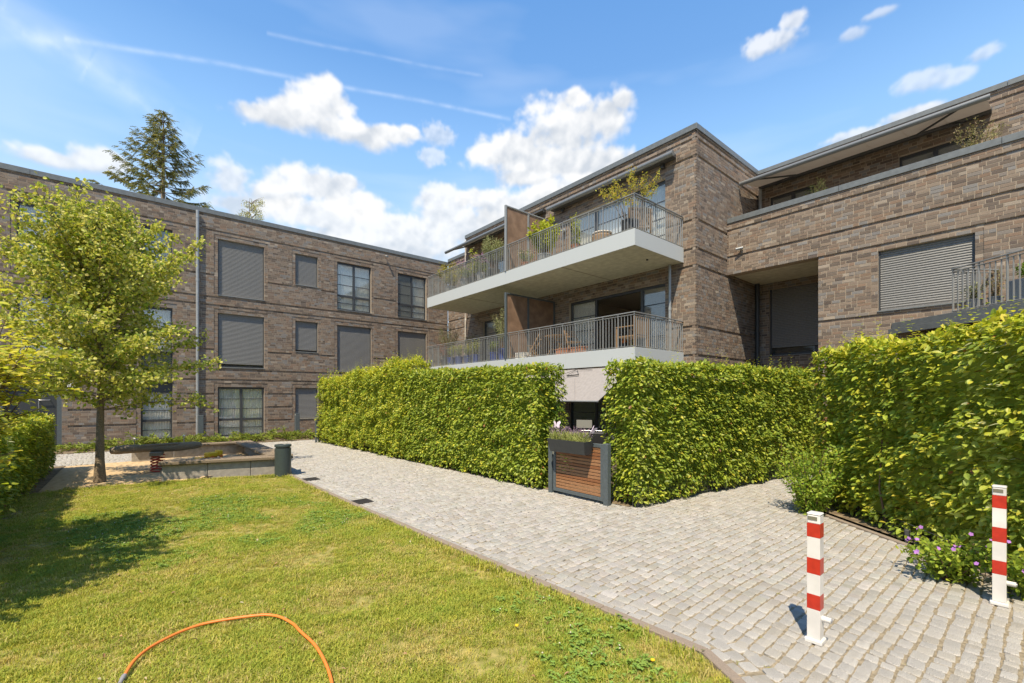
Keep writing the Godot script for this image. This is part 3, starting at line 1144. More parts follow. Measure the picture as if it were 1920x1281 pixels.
# A dark framed window in a hole [u0, u1, y0, y1]. cols: shares of the width; transom: height above the bottom, or 0;
# bars: bars above / below the transom; drape: which columns have a net curtain.
func window_in(bld: Node3D, f: Transform3D, h: Array, cols: Array, transom: float, bars: Array, drape: Array, deep := 2.6, room := "room", open_col := -1, room_y := 0.0) -> Node3D:
	var w: float = h[1] - h[0]
	var ht: float = h[3] - h[2]
	var o := sub("window", bld, f.translated_local(Vector3(h[0], h[2], 0)))
	var fr := MB.new()
	var z0 := -0.19
	var z1 := -0.115
	var a := 0.055
	fr.box(Vector3(0, 0, z0), Vector3(a, ht, z1))
	fr.box(Vector3(w - a, 0, z0), Vector3(w, ht, z1))
	fr.box(Vector3(a, ht - a - 0.03, z0), Vector3(w - a, ht, z1))
	fr.box(Vector3(a, 0, z0), Vector3(w - a, a + 0.01, z1))
	obj("frame", fr, "frame", o)
	var total := 0.0
	for c in cols:
		total += c
	var x: float = a
	var span: float = w - 2 * a
	for ci in cols.size():
		var cw: float = span * cols[ci] / total
		if ci < cols.size() - 1:
			var mu := MB.new()
			mu.box(Vector3(x + cw - 0.045, a, z0 + 0.004), Vector3(x + cw + 0.045, ht - a, z1 + 0.01))
			obj("mullion", mu, "frame", o)
		if ci != open_col:
			var xa := x + (0.045 if ci > 0 else 0.0)
			var xb := x + cw - (0.045 if ci < cols.size() - 1 else 0.0)
			var cells := [[a + 0.01, ht - a - 0.03, bars[0]]]
			if transom > 0.0:
				var tr := MB.new()
				tr.box(Vector3(xa, transom - 0.045, z0 + 0.003), Vector3(xb, transom + 0.045, z1 + 0.006))
				obj("transom", tr, "frame", o)
				cells = [[transom + 0.045, ht - a - 0.03, bars[0]], [a + 0.01, transom - 0.045, bars[1]]]
			for c in cells:
				var gl := MB.new()
				for gz in [-0.135, -0.143, -0.159, -0.167]:      # insulating glass: four reflecting faces
					gl.quado(Vector3(xa, c[0], gz), Vector3(xb, c[0], gz), Vector3(xb, c[1], gz), Vector3(xa, c[1], gz), Vector3.BACK)
				obj("pane", gl, "glass", o)
				for b in c[2]:
					var yb: float = lerpf(c[0], c[1], (b + 1.0) / (c[2] + 1.0))
					var bm := MB.new()
					bm.box(Vector3(xa, yb - 0.012, -0.176), Vector3(xb, yb + 0.012, -0.132))
					obj("glazing_bar", bm, "frame", o)
			if drape.has(ci):
				obj("curtain", curtain_mesh(xa - 0.02, xb + 0.02, 0.04, ht - 0.06, -0.25), "curtain", o)
		x += cw
	var sill := MB.new()
	sill.bevel(Vector3(-0.01, -0.035, -0.2), Vector3(w + 0.01, -0.004, 0.02), 0.004)
	obj("sill", sill, "zinc", o)
	room_box(o, w, ht, deep, room)
	return o


func room_box(o: Node3D, w: float, ht: float, deep: float, mat: String) -> void:
	var rm := MB.new()
	var x0 := -0.35
	var x1 := w + 0.35
	var ya := -0.05
	var yb := ht + 0.3
	var z0 := -0.325
	rm.quado(Vector3(x0, ya, -deep), Vector3(x1, ya, -deep), Vector3(x1, yb, -deep), Vector3(x0, yb, -deep), Vector3.BACK)
	rm.quado(Vector3(x0, ya, z0), Vector3(x1, ya, z0), Vector3(x1, ya, -deep), Vector3(x0, ya, -deep), Vector3.UP)
	rm.quado(Vector3(x0, yb, z0), Vector3(x1, yb, z0), Vector3(x1, yb, -deep), Vector3(x0, yb, -deep), Vector3.DOWN)
	rm.quado(Vector3(x0, ya, z0), Vector3(x0, yb, z0), Vector3(x0, yb, -deep), Vector3(x0, ya, -deep), Vector3.RIGHT)
	rm.quado(Vector3(x1, ya, z0), Vector3(x1, yb, z0), Vector3(x1, yb, -deep), Vector3(x1, ya, -deep), Vector3.LEFT)
	obj("room", rm, mat, o)


func curtain_mesh(x0: float, x1: float, y0: float, y1: float, z: float) -> MB:
	var mb := MB.new()
	var n := maxi(6, int((x1 - x0) / 0.014))
	var pts := []
	for i in n + 1:
		var t := float(i) / n
		pts.append(Vector2(lerpf(x0, x1, t), z + 0.014 * sin(t * (x1 - x0) * (70.0 + x0 * 9.0) + 1.3 * sin(t * 7.0 + y1)) + 0.006 * sin(t * 23.0 + x0)))
	for i in n:
		var a: Vector2 = pts[i]
		var b: Vector2 = pts[i + 1]
		mb.quado(Vector3(a.x, y0, a.y), Vector3(b.x, y0, b.y), Vector3(b.x, y1, b.y), Vector3(a.x, y1, a.y), Vector3.BACK)
	return mb


# A closed roller shutter: slats one by one, guide rails, end bar; gap: how far it stops above the sill.
func shutter_in(bld: Node3D, f: Transform3D, h: Array, mat: String, gap := 0.0, pitch := 0.053) -> void:
	var w: float = h[1] - h[0]
	var ht: float = h[3] - h[2]
	var o := sub("roller_shutter", bld, f.translated_local(Vector3(h[0], h[2], 0)))
	var g := MB.new()
	g.box(Vector3(0, 0, -0.15), Vector3(0.035, ht, -0.075))
	g.box(Vector3(w - 0.035, 0, -0.15), Vector3(w, ht, -0.075))
	obj("guide_rail", g, "frame", o)
	var s := MB.new()      # rounded slat
	var prof := []
	for i in 6:
		var t := i / 5.0
		prof.append(Vector2(t * pitch, 0.011 * sin(PI * clampf(t * 1.12 - 0.04, 0.0, 1.0))))
	for i in 5:
		var p: Vector2 = prof[i]
		var q: Vector2 = prof[i + 1]
		s.quado(Vector3(0.036, p.x, p.y), Vector3(w - 0.036, p.x, p.y), Vector3(w - 0.036, q.x, q.y), Vector3(0.036, q.x, q.y), Vector3.BACK)
	s.quado(Vector3(0.036, 0, 0), Vector3(w - 0.036, 0, 0), Vector3(w - 0.036, 0, -0.012), Vector3(0.036, 0, -0.012), Vector3.DOWN)
	var mesh := s.mesh()
	var y := gap + 0.05
	while y < ht:
		node("slat", mesh, mat, o, Transform3D(Basis.IDENTITY, Vector3(0, y, -0.112)))
		y += pitch
	var e := MB.new()
	e.bevel(Vector3(0.036, gap + 0.006, -0.125), Vector3(w - 0.036, gap + 0.05, -0.1), 0.005)
	obj("end_bar", e, mat, o)
	var back := MB.new()
	back.box(Vector3(0, gap, -0.16), Vector3(w, ht, -0.13))
	obj("shutter_back", back, "shutter", o)
	var sill := MB.new()
	sill.bevel(Vector3(-0.01, -0.035, -0.2), Vector3(w + 0.01, -0.004, 0.025), 0.004)
	obj("sill", sill, "zinc", o)
	if gap > 0.02:
		var fr := MB.new()
		fr.box(Vector3(0, 0, -0.26), Vector3(w, 0.07, -0.19))
		fr.box(Vector3(w * 0.62, 0.07, -0.25), Vector3(w * 0.62 + 0.08, gap + 0.1, -0.19))
		obj("frame", fr, "frame", o)
		var gl := MB.new()
		gl.quado(Vector3(0, 0.07, -0.22), Vector3(w, 0.07, -0.22), Vector3(w, gap + 0.1, -0.22), Vector3(0, gap + 0.1, -0.22), Vector3.BACK)
		obj("pane", gl, "glass", o)
		room_box(o, w, ht, 1.5, "room")


func bar(mb: MB, a: Vector3, b: Vector3, wide: float, tall: float) -> void:      # straight bar of rectangular section, upright faces kept upright
	var d := (b - a)
	var x := d.normalized()
	var up := Vector3.UP if absf(x.y) < 0.99 else Vector3.RIGHT
	var z := x.cross(up).normalized()
	var y := z.cross(x)
	mb.box(Vector3(0, -tall / 2, -wide / 2), Vector3(d.length(), tall / 2, wide / 2), Transform3D(Basis(x, y, z), a))


func coping(bld: Node3D, a: Vector3, b: Vector3, out: Vector3, top: float, high: float, deep: float, over: float) -> void:      # sheet metal cap, in lengths
	var d := b - a
	var n := maxi(1, int(roundf(d.length() / 3.0)))
	for i in n:
		var p := a + d * (float(i) / n)
		var q := a + d * (float(i + 1) / n)
		var mb := MB.new()
		var x := d.normalized()
		var l := (q - p).length()
		var t := Transform3D(Basis(x, Vector3.UP, x.cross(Vector3.UP)), Vector3(p.x, top, p.z))
		var s := 1.0 if x.cross(Vector3.UP).dot(out) > 0.0 else -1.0
		var z0 := minf(s * over, -s * deep)
		var z1 := maxf(s * over, -s * deep)
		mb.bevel(Vector3(0.002, -high, z0), Vector3(l - 0.002, 0, z1), 0.006, t)
		obj("coping", mb, "zinc", bld)


func downpipe(bld: Node3D, at: Vector3, y0: float, y1: float, r: float, mat: String, wall: Vector3) -> void:
	var o := sub("downpipe", bld)
	var mb := MB.new()
	mb.tube([Vector3(at.x, y0, at.z), Vector3(at.x, y1, at.z)], [r, r], 14)
	obj("pipe", mb, mat, o)
	var y := y0 + 1.2
	while y < y1:
		var c := MB.new()
		c.tube([Vector3(at.x, y, at.z), Vector3(at.x, y + 0.1, at.z)], [r * 1.16, r * 1.16], 14)
		bar(c, Vector3(at.x, y + 0.05, at.z), Vector3(at.x, y + 0.05, at.z) + wall * (r + 0.05), 0.02, 0.03)
		obj("collar", c, mat, o)
		y += 2.45


func frame_of(o: Vector3, u: Vector3) -> Transform3D:
	return Transform3D(Basis(u, Vector3.UP, u.cross(Vector3.UP)), o)


# railing between two points at floor height y: handrail, under-rail, foot rail, balusters; every fifth upright is a post
func railing(o: Node3D, a: Vector3, b: Vector3, y: float, high: float, first_post := true, below := 0.0) -> void:
	var d := b - a
	d.y = 0
	var l := d.length()
	var x := d / l
	var t := Transform3D(Basis(x, Vector3.UP, x.cross(Vector3.UP)), Vector3(a.x, y, a.z))
	var n := int(roundf(l / 0.097))
	var thin := MB.new()
	thin.box(Vector3(-0.005, 0.03, -0.011), Vector3(0.005, high - 0.065, 0.011))
	var bm := thin.mesh()
	var thick := MB.new()
	thick.box(Vector3(-0.008, -0.02 - below, -0.018), Vector3(0.008, high - 0.012, 0.018))
	var pm := thick.mesh()
	for i in n + 1:
		if i == 0 and not first_post:
			continue
		var tt := t.translated_local(Vector3(l * i / n, 0, 0))
		if i % 5 == 0:
			node("railing_post", pm, "rail", o, tt)
		else:
			node("baluster", bm, "rail", o, tt)
	for r in [[high - 0.012, high + 0.01, 0.026, "handrail"], [high - 0.068, high - 0.055, 0.02, "rail_bar"], [0.022, 0.034, 0.02, "rail_bar"]]:
		var mb := MB.new()
		mb.bevel(Vector3(-0.02, r[0], -r[2]), Vector3(l + 0.02, r[1], r[2]), 0.003, t)
		obj(r[3], mb, "rail", o)


# ---------------------------------------------------------------- the far block

func make_far_block() -> void:
	var bld := thing("apartment_building", "three-storey dark brick block with grey roller shutters behind the play area", "building", Vector3.ZERO)
	var X0 := -9.0
	var f := frame_of(Vector3(X0, 0, -21.22), Vector3.RIGHT)
	var W := 13.16 - X0
	var cut := func(x0: float, x1: float, y0: float, y1: float) -> Array: return [x0 - X0, x1 - X0, snap_course(y0), snap_course(y1)]
	var tops := [[5.70, 7.94], [2.82, 4.98], [0.02, 2.02]]
	var holes := []
	var strips := []
	var glass := []
	var shut := []
	for s in 3:
		var y0: float = tops[s][0]
		var y1: float = tops[s][1]
		var big1: Array = cut.call(2.48, 4.13, y0, y1)
		var small: Array = cut.call(5.35, 6.30, y1 - 1.4, y1)
		var big2: Array = cut.call(7.16, 8.80, y0, y1)
		var big3: Array = cut.call(10.20, 11.83, y0, y1)
		(glass if s == 2 else shut).append([big1, 0.13 if s == 1 else 0.0])
		shut.append([small, 0.08 if s == 1 else 0.0])
		(glass if s == 0 else shut).append([big2, 0.0])
		(glass if s == 0 else shut).append([big3, 0.0])
		holes.append_array([big1, small, big2, big3])
		if s < 2:
			var l: Array = cut.call(-2.97, -1.32, y0, y1)
			glass.append([l, 0.0])
			holes.append(l)
			var l2: Array = cut.call(-6.6, -4.95, y0, y1)
			shut.append([l2, 0.0])
			holes.append(l2)
	var stair_top: Array = cut.call(0.11, 1.04, 5.70, 7.94)
	var stair: Array = cut.call(0.11, 1.04, 0.06, 4.98)
	var door: Array = cut.call(-3.35, -1.93, 0.02, 2.42)
	holes.append_array([stair_top, stair, door])
	for h in holes:
		if h != door:
			strips.append_array(strips_of(h))
	var grooves := []
	for y in [8.86, 8.70, 8.16, 5.56, 5.18, 2.62, 2.22]:
		grooves.append([snap_course(y) + 0.04, 0.0, W])
	for y in [6.44, 3.48, 1.66, 1.12, 0.56]:
		var gaps := []
		for h in holes:
			gaps.append([h[0] - 0.14, h[1] + 0.14, h[2] - 0.2, h[3] + 0.2])
		gaps.sort_custom(func(p, q): return p[0] < q[0])
		var u := 0.0
		for g in gaps:
			if y > g[2] and y < g[3]:
				if g[0] > u:
					grooves.append([snap_course(y) + 0.04, u, g[0]])
				u = maxf(u, g[1])
		grooves.append([snap_course(y) + 0.04, u, W])
	brick_face(bld, f, W, 0.0, 8.86, holes, grooves, strips, 300, 0.6)
	for g in glass:
		window_in(bld, f, g[0], [1, 1], 0.68, [2, 1], [0, 1] if g[0][2] < 1.0 or absf(g[0][0] - 16.16) < 0.1 else ([1] if g[0][0] > 10.0 else [0]))
	window_in(bld, f, stair_top, [1], 0.68, [2, 1], [])
	# tall stair window in three lights
	var seg := [[stair[0], stair[1], stair[2], stair[2] + 1.84], [stair[0], stair[1], stair[2] + 2.2, stair[2] + 3.3], [stair[0], stair[1], stair[2] + 3.34, stair[3]]]
	for s in seg:
		window_in(bld, f, s, [1], 0.72 if s == seg[0] else 0.0, [2, 1], [0] if s != seg[1] else [])
	var pn := MB.new()
	pn.box(Vector3(stair[0], stair[2] + 1.84, -0.19), Vector3(stair[1], stair[2] + 2.16, -0.12))
	obj("spandrel_panel", pn, "frame", bld, f)
	for s in shut:
		shutter_in(bld, f, s[0], "shutter", s[1])
	# entrance door set back in the wall, pale blue-grey jamb, steel pull handle
	var dn := sub("entrance_door", bld, f.translated_local(Vector3(door[0], door[2], 0)))
	var dw: float = door[1] - door[0]
	var mb := MB.new()
	mb.box(Vector3(0.09, 0, -0.26), Vector3(dw - 0.12, door[3] - door[2], -0.2))
	obj("leaf_panel", mb, "door_panel", dn)
	mb = MB.new()
	mb.box(Vector3(0, 0, -0.26), Vector3(0.09, door[3] - door[2], -0.015))
	mb.box(Vector3(dw - 0.12, 0, -0.26), Vector3(dw - 0.0, door[3] - door[2], -0.015))
	mb.box(Vector3(0.09, door[3] - door[2] - 0.09, -0.26), Vector3(dw - 0.12, door[3] - door[2], -0.02))
	obj("door_frame", mb, "gate_frame", dn)
	mb = MB.new()
	mb.tube([Vector3(dw - 0.55, 1.5, -0.2), Vector3(dw - 0.55, 1.5, -0.13), Vector3(dw - 0.3, 1.5, -0.13), Vector3(dw - 0.3, 1.5, -0.2)], [0.014, 0.014, 0.014, 0.014], 8)
	mb.tube([Vector3(dw - 0.55, 1.5, -0.13), Vector3(dw - 0.55, 0.7, -0.13)], [0.014, 0.014], 8)
	obj("handle", mb, "steel", dn)
	# roof edge, roof, the closed rest of the block
	coping(bld, Vector3(X0, 0, -21.22), Vector3(13.2, 0, -21.22), Vector3.BACK, 9.03, 0.18, 0.4, 0.03)
	mb = MB.new()
	mb.box(Vector3(X0, 8.6, -31.0), Vector3(13.1, 8.8, -21.56))
	obj("roof", mb, "flat_roof", bld)
	mb = MB.new()
	mb.box(Vector3(X0, 0, -31.2), Vector3(13.1, 8.8, -31.0))
	mb.box(Vector3(X0 - 0.2, 0, -31.2), Vector3(X0, 8.8, -21.56))
	obj("rear_wall", mb, "plaster", bld)
	downpipe(bld, Vector3(1.80, 0, -21.12), 0.0, 8.85, 0.055, "pipe", Vector3.FORWARD)
	# small wall camera under the roof edge
	var cam := sub("wall_camera", bld, Transform3D(Basis.IDENTITY, Vector3(9.5, 8.62, -21.2)))
	mb = MB.new()
	mb.tube([Vector3(0, 0.03, 0), Vector3(0, 0.0, 0.10)], [0.02, 0.02], 8)
	mb.tube([Vector3(0, 0.0, 0.06), Vector3(0.02, -0.05, 0.26)], [0.045, 0.045], 12)
	obj("camera_body", mb, "pipe", cam)
	# house number
	var sign_ := thing("house_number_sign", "small white house number box reading 22s beside the entrance door", "sign", Vector3(-1.81, 1.86, -21.22))
	mb = MB.new()
	mb.bevel(Vector3(-0.012, -0.012, 0.0), Vector3(0.212, 0.272, 0.10), 0.006)
	obj("sign_box", mb, "frame", sign_)
	mb = MB.new()
	mb.box(Vector3(0.0, 0.0, 0.1), Vector3(0.2, 0.26, 0.106))
	obj("sign_face", mb, "sign_face", sign_)
	for q in [["22", 0.10, 0.082], ["s", 0.085, 0.166]]:
		var tm := TextMesh.new()
		tm.text = q[0]
		var sf := SystemFont.new()
		sf.font_names = PackedStringArray(["Droid Sans"])
		sf.font_weight = 700
		tm.font = sf
		tm.font_size = 32
		tm.pixel_size = q[1] / 32.0 * 1.05
		tm.depth = 0.004
		node("lettering", tm, "ink", sign_, Transform3D(Basis.IDENTITY, Vector3(q[2], 0.125, 0.107)))


# ---------------------------------------------------------------- the block with the balconies

const XB := 11.82      # balcony front
const XO := 9.48       # outer edge of the balconies
const ZC := -6.2       # its near corner
const ZP := -11.65     # the screens between the flats


func make_balcony_block() -> void:
	var bld := thing("apartment_building", "brick block with two long projecting balconies and a grey metal roof edge", "building")
	var f := frame_of(Vector3(XB, 0, -17.5), Vector3.BACK)
	var W := 11.3 - 0.002
	var holes := []
	var strips := []
	for y in [[5.86, 7.98], [2.9, 4.98], [0.1, 2.1]]:
		for u in [[1.35, 5.15], [6.55, 10.35]]:
			holes.append([u[0], u[1], snap_course(y[0]), snap_course(y[1])])
	for h in holes:
		strips.append([h[0], h[1], h[3], h[3] + 0.16])
	var ys := [8.90, 8.74, 8.22, 6.52, 5.70, 5.18, 3.56, 2.74, 2.2, 1.66, 1.1]
	var grooves := []
	for y in ys:
		grooves.append([snap_course(y) + 0.04, 0.0, W])
	brick_face(bld, f, W, 0.0, 9.02, holes, grooves, strips, 120, 2.9)
	var fc := frame_of(Vector3(XB + 0.003, 0, ZC), Vector3.RIGHT)
	brick_face(bld, fc, 4.08, 0.0, 9.02, [], grooves, [], 180, 2.9)
	# link to the far block, and the end wall
	var fl := frame_of(Vector3(13.16, 0, -21.2), Vector3.BACK)
	brick_face(bld, fl, 3.7, 0.0, 9.02, [], grooves, [], 0)
	# windows: tall doors to the balconies
	for i in holes.size():
		var right := i % 2 == 1
		var h: Array = holes[i]
		var cols := [1.12, 1.85, 0.82] if right else [0.82, 1.85, 1.12]
		var storey := i / 2
		var open := 1 if storey == 1 and right else -1
		var drape := [0] if storey == 1 and right else ([0, 2] if storey == 0 and right else [])
		var wn := window_in(bld, f, h, cols, 0.0, [3, 0], drape, 4.5, "room_warm" if storey == 1 else "room", open)
		if storey == 0 and right:
			# pale blind drawn behind the right-hand light
			var mb := MB.new()
			mb.box(Vector3(2.98, 0.05, -0.27), Vector3(3.74, 2.05, -0.262))
			mb.box(Vector3(1.15, 0.05, -0.27), Vector3(2.4, 2.05, -0.262))
			obj("blind", mb, "blackout", wn)
	# roof
	coping(bld, Vector3(XB, 0, -17.53), Vector3(XB, 0, ZC + 0.03), Vector3.LEFT, 9.18, 0.16, 0.4, 0.035)
	coping(bld, Vector3(XB + 0.41, 0, ZC), Vector3(15.9, 0, ZC), Vector3.BACK, 9.18, 0.16, 0.4, 0.03)
	coping(bld, Vector3(13.16, 0, -21.2), Vector3(13.16, 0, -17.54), Vector3.LEFT, 9.18, 0.16, 0.4, 0.03)
	var mb := MB.new()
	mb.box(Vector3(XB + 0.3, 8.8, -17.5), Vector3(22.0, 9.0, ZC - 0.3))
	mb.box(Vector3(13.45, 8.8, -21.2), Vector3(22.0, 9.0, -17.5))
	obj("roof", mb, "flat_roof", bld)
	mb = MB.new()
	mb.box(Vector3(22.0, 0, -21.2), Vector3(22.2, 9.0, ZC))
	mb.box(Vector3(XB + 0.1, 0, -17.72), Vector3(22.0, 9.0, -17.503))
	obj("rear_wall", mb, "plaster", bld)
	balcony(bld, 5.41, 5.83)
	balcony(bld, 2.44, 2.88)
	# screens between the flats
	for y in [[5.83, 8.06], [2.88, 5.13]]:
		var s := sub("privacy_screen", bld)
		var fr := MB.new()
		fr.bevel(Vector3(XO - 0.03, y[0] + 0.003, ZP - 0.035), Vector3(XO + 0.035, y[1], ZP + 0.035), 0.006)
		fr.bevel(Vector3(XO + 0.98, y[0], ZP - 0.03), Vector3(XO + 1.05, y[1] - 0.06, ZP + 0.03), 0.005)
		fr.bevel(Vector3(XO + 0.04, y[1] - 0.05, ZP - 0.032), Vector3(XB - 0.02, y[1] - 0.005, ZP + 0.032), 0.005)
		fr.bevel(Vector3(XB - 0.08, y[0], ZP - 0.03), Vector3(XB - 0.02, y[1] - 0.06, ZP + 0.03), 0.005)
		obj("screen_frame", fr, "rail" if y[0] > 4.0 else "gate_frame", s)
		for q in [[XO + 0.045, XO + 0.97], [XO + 1.06, XB - 0.09]]:
			var p := MB.new()
			p.box(Vector3(q[0], y[0] + 0.06, ZP - 0.008), Vector3(q[1], y[1] - 0.06, ZP + 0.008))
			obj("screen_panel", p, "corten", s)
	downpipe(bld, Vector3(XB - 0.12, 0, -6.93), 2.9, 5.41, 0.04, "pipe", Vector3.RIGHT)
	# awning drawn in, over the nearer balcony
	var aw := sub("awning", bld)
	mb = MB.new()
	var ca := [Vector3(XB - 0.30, 8.47, -11.72), Vector3(XB - 0.30, 8.47, -6.72)]
	mb.tube(ca, [0.075, 0.075], 14)
	obj("front_bar", mb, "cassette", aw)
	mb = MB.new()
	mb.bevel(Vector3(XB - 0.24, 8.41, -11.66), Vector3(XB - 0.02, 8.55, -6.78), 0.02)
	obj("cassette", mb, "awning_dark", aw)
	for z in [-11.2, -9.2, -7.2]:
		mb = MB.new()
		mb.box(Vector3(XB - 0.1, 8.3, z - 0.05), Vector3(XB - 0.002, 8.5, z + 0.05))
		obj("bracket", mb, "awning_dark", aw)
	# awning let out, over the further balcony
	awning_out(bld, XB, -17.35, -12.1, 8.62, XB - 1.15, 8.12)
	# steep grey awning let down below the lower balcony, its cords at the top
	aw = sub("awning", bld)
	mb = MB.new()
	var za := -10.6
	var zb := -6.75
	for i in 8:
		for j in 5:
			var p := []
			for q in [[0, 0], [1, 0], [1, 1], [0, 1]]:
				var s: float = (i + q[0]) / 8.0
				var t: float = (j + q[1]) / 5.0
				p.append(Vector3(lerpf(XO + 0.03, XO - 1.2, t), lerpf(2.41, 1.53, t) - 0.05 * sin(PI * t) + 0.018 * sin(s * 19.0) * t - 0.03 * sin(PI * fmod(s * 2.0, 1.0)) * t, lerpf(za, zb, s)))
			mb.quado(p[0], p[1], p[2], p[3], Vector3(-0.6, 0.8, 0))
	obj("cloth", mb, "drop_cloth", aw)
	mb = MB.new()
	mb.tube([Vector3(XO - 1.2, 1.525, za), Vector3(XO - 1.2, 1.525, zb)], [0.022, 0.022], 10)
	obj("front_bar", mb, "rail", aw)
	mb = MB.new()
	var hub := Vector3(XO - 0.06, 2.40, -8.42)
	for q in [Vector3(XO - 0.24, 2.24, -8.9), Vector3(XO - 0.26, 2.22, -8.62), Vector3(XO - 0.24, 2.24, -8.2), Vector3(XO - 0.08, 2.36, -7.85)]:
		mb.tube([hub, q], [0.006, 0.006], 5)
	mb.tube([Vector3(XO - 0.26, 2.22, -8.62), Vector3(XO - 0.245, 2.235, -8.2)], [0.016, 0.016], 6)
	obj("cord", mb, "black", aw)
	mb = MB.new()
	for q in [[-8.3, -7.5], [-8.6, -9.4]]:
		bar(mb, Vector3(XO - 0.3, 2.17, q[0]), Vector3(XO - 1.18, 1.545, q[1]), 0.012, 0.006)
	obj("seam", mb, "drop_cloth", aw)
	# lamp by the screen
	var lamp := sub("wall_lamp", bld)
	mb = MB.new()
	mb.bevel(Vector3(XB - 0.14, 7.55, -11.25), Vector3(XB - 0.01, 7.64, -11.05), 0.02)
	obj("lamp_body", mb, "pipe", lamp)


func balcony(bld: Node3D, y0: float, y1: float) -> void:
	var o := sub("balcony", bld)
	var za := -16.94
	var zb := -6.57
	var mb := MB.new()
	mb.box(Vector3(XO + 0.012, y0 + 0.012, za + 0.012), Vector3(XB - 0.004, y1 - 0.003, zb - 0.012))
	obj("slab", mb, "slab_paint", o)
	var cuts := [za, -14.9, -14.2, ZP, -8.9, zb]
	for i in cuts.size() - 1:
		mb = MB.new()
		mb.bevel(Vector3(XO, y0, cuts[i] + 0.002), Vector3(XO + 0.012, y1, cuts[i + 1] - 0.002), 0.002)
		obj("fascia_panel", mb, "fascia", o)
	mb = MB.new()
	mb.bevel(Vector3(XO + 0.0125, y0, zb - 0.012), Vector3(XB - 0.006, y1, zb), 0.002)
	obj("fascia_panel", mb, "fascia", o)
	mb = MB.new()
	mb.bevel(Vector3(XO + 0.0125, y0, za), Vector3(XB - 0.006, y1, za + 0.012), 0.002)
	obj("fascia_panel", mb, "fascia", o)
	for z in [-14.3, -9.1]:      # joint in the soffit
		mb = MB.new()
		mb.box(Vector3(XO + 0.02, y0 + 0.004, z - 0.006), Vector3(XB - 0.01, y0 + 0.011, z + 0.006))
		obj("soffit_joint", mb, "kerb", o)
	# little drain spout
	mb = MB.new()
	mb.lathe(Vector3(XO + 1.3, y0 - 0.02, zb - 0.5), [Vector2(0.03, 0.0), Vector2(0.03, 0.03)], 10)
	obj("drain_spout", mb, "dark_pipe", o)
	var high := 0.875
	railing(o, Vector3(XO + 0.03, 0, zb - 0.03), Vector3(XO + 0.03, 0, ZP + 0.06), y1, high)
	railing(o, Vector3(XO + 0.03, 0, ZP - 0.06), Vector3(XO + 0.03, 0, za + 0.03), y1, high)
	railing(o, Vector3(XO + 0.03, 0, zb - 0.03), Vector3(XB - 0.03, 0, zb - 0.03), y1, high, false)
	railing(o, Vector3(XO + 0.03, 0, za + 0.03), Vector3(XB - 0.03, 0, za + 0.03), y1, high, false)


# a folding-arm awning drawn out from a wall at x = xw, from z0 to z1
func awning_out(bld: Node3D, xw: float, z0: float, z1: float, yw: float, xf: float, yf: float) -> void:
	var aw := sub("awning", bld)
	var mb := MB.new()
	mb.tube([Vector3(xf, yf, z0 - 0.05), Vector3(xf, yf, z1 + 0.05)], [0.062, 0.062], 14)
	obj("front_bar", mb, "cassette", aw)
	var n := 7
	mb = MB.new()
	for i in n:      # cloth, sagging slightly, with sewn seams between the widths
		for j in 4:
			var a := lerpf(z0, z1, float(i) / n)
			var b := lerpf(z0, z1, float(i + 1) / n)
			var s0 := j / 4.0
			var s1 := (j + 1) / 4.0
			var y0 := lerpf(yw, yf + 0.04, s0) - 0.035 * sin(PI * s0)
			var y1 := lerpf(yw, yf + 0.04, s1) - 0.035 * sin(PI * s1)
			var x0 := lerpf(xw - 0.15, xf, s0)
			var x1 := lerpf(xw - 0.15, xf, s1)
			mb.quado(Vector3(x0, y0, a), Vector3(x0, y0, b), Vector3(x1, y1, b), Vector3(x1, y1, a), Vector3.UP)
	obj("cloth", mb, "awning_cloth", aw)
	for i in range(1, n):
		var z := lerpf(z0, z1, float(i) / n)
		mb = MB.new()
		bar(mb, Vector3(xw - 0.15, yw - 0.008, z), Vector3((xw - 0.15 + xf) / 2, (yw + yf + 0.04) / 2 - 0.045, z), 0.012, 0.004)
		bar(mb, Vector3((xw - 0.15 + xf) / 2, (yw + yf + 0.04) / 2 - 0.045, z), Vector3(xf, yf + 0.035, z), 0.012, 0.004)
		obj("seam", mb, "cushion", aw)
	mb = MB.new()
	mb.tube([Vector3(xw - 0.12, yw, z0), Vector3(xw - 0.12, yw, z1)], [0.075, 0.075], 14)
	mb.bevel(Vector3(xw - 0.1, yw - 0.05, z0), Vector3(xw - 0.003, yw + 0.05, z1), 0.01)
	obj("roller", mb, "awning_dark", aw)
	for e in [z0 + 0.5, z1 - 0.5]:
		mb = MB.new()
		var s := 1.0 if e < (z0 + z1) / 2 else -1.0
		var elbow := Vector3((xw + xf) / 2 + 0.05, (yw + yf) / 2 - 0.1, e + s * 0.75)
		mb.tube([Vector3(xw - 0.1, yw - 0.08, e), elbow], [0.03, 0.028], 8)
		mb.tube([elbow, Vector3(xf, yf - 0.02, e - s * 0.1)], [0.028, 0.025], 8)
		obj("arm", mb, "awning_dark", aw)


# ---------------------------------------------------------------- the wing with the roof terrace

const XD := 13.67
const XE := 15.9


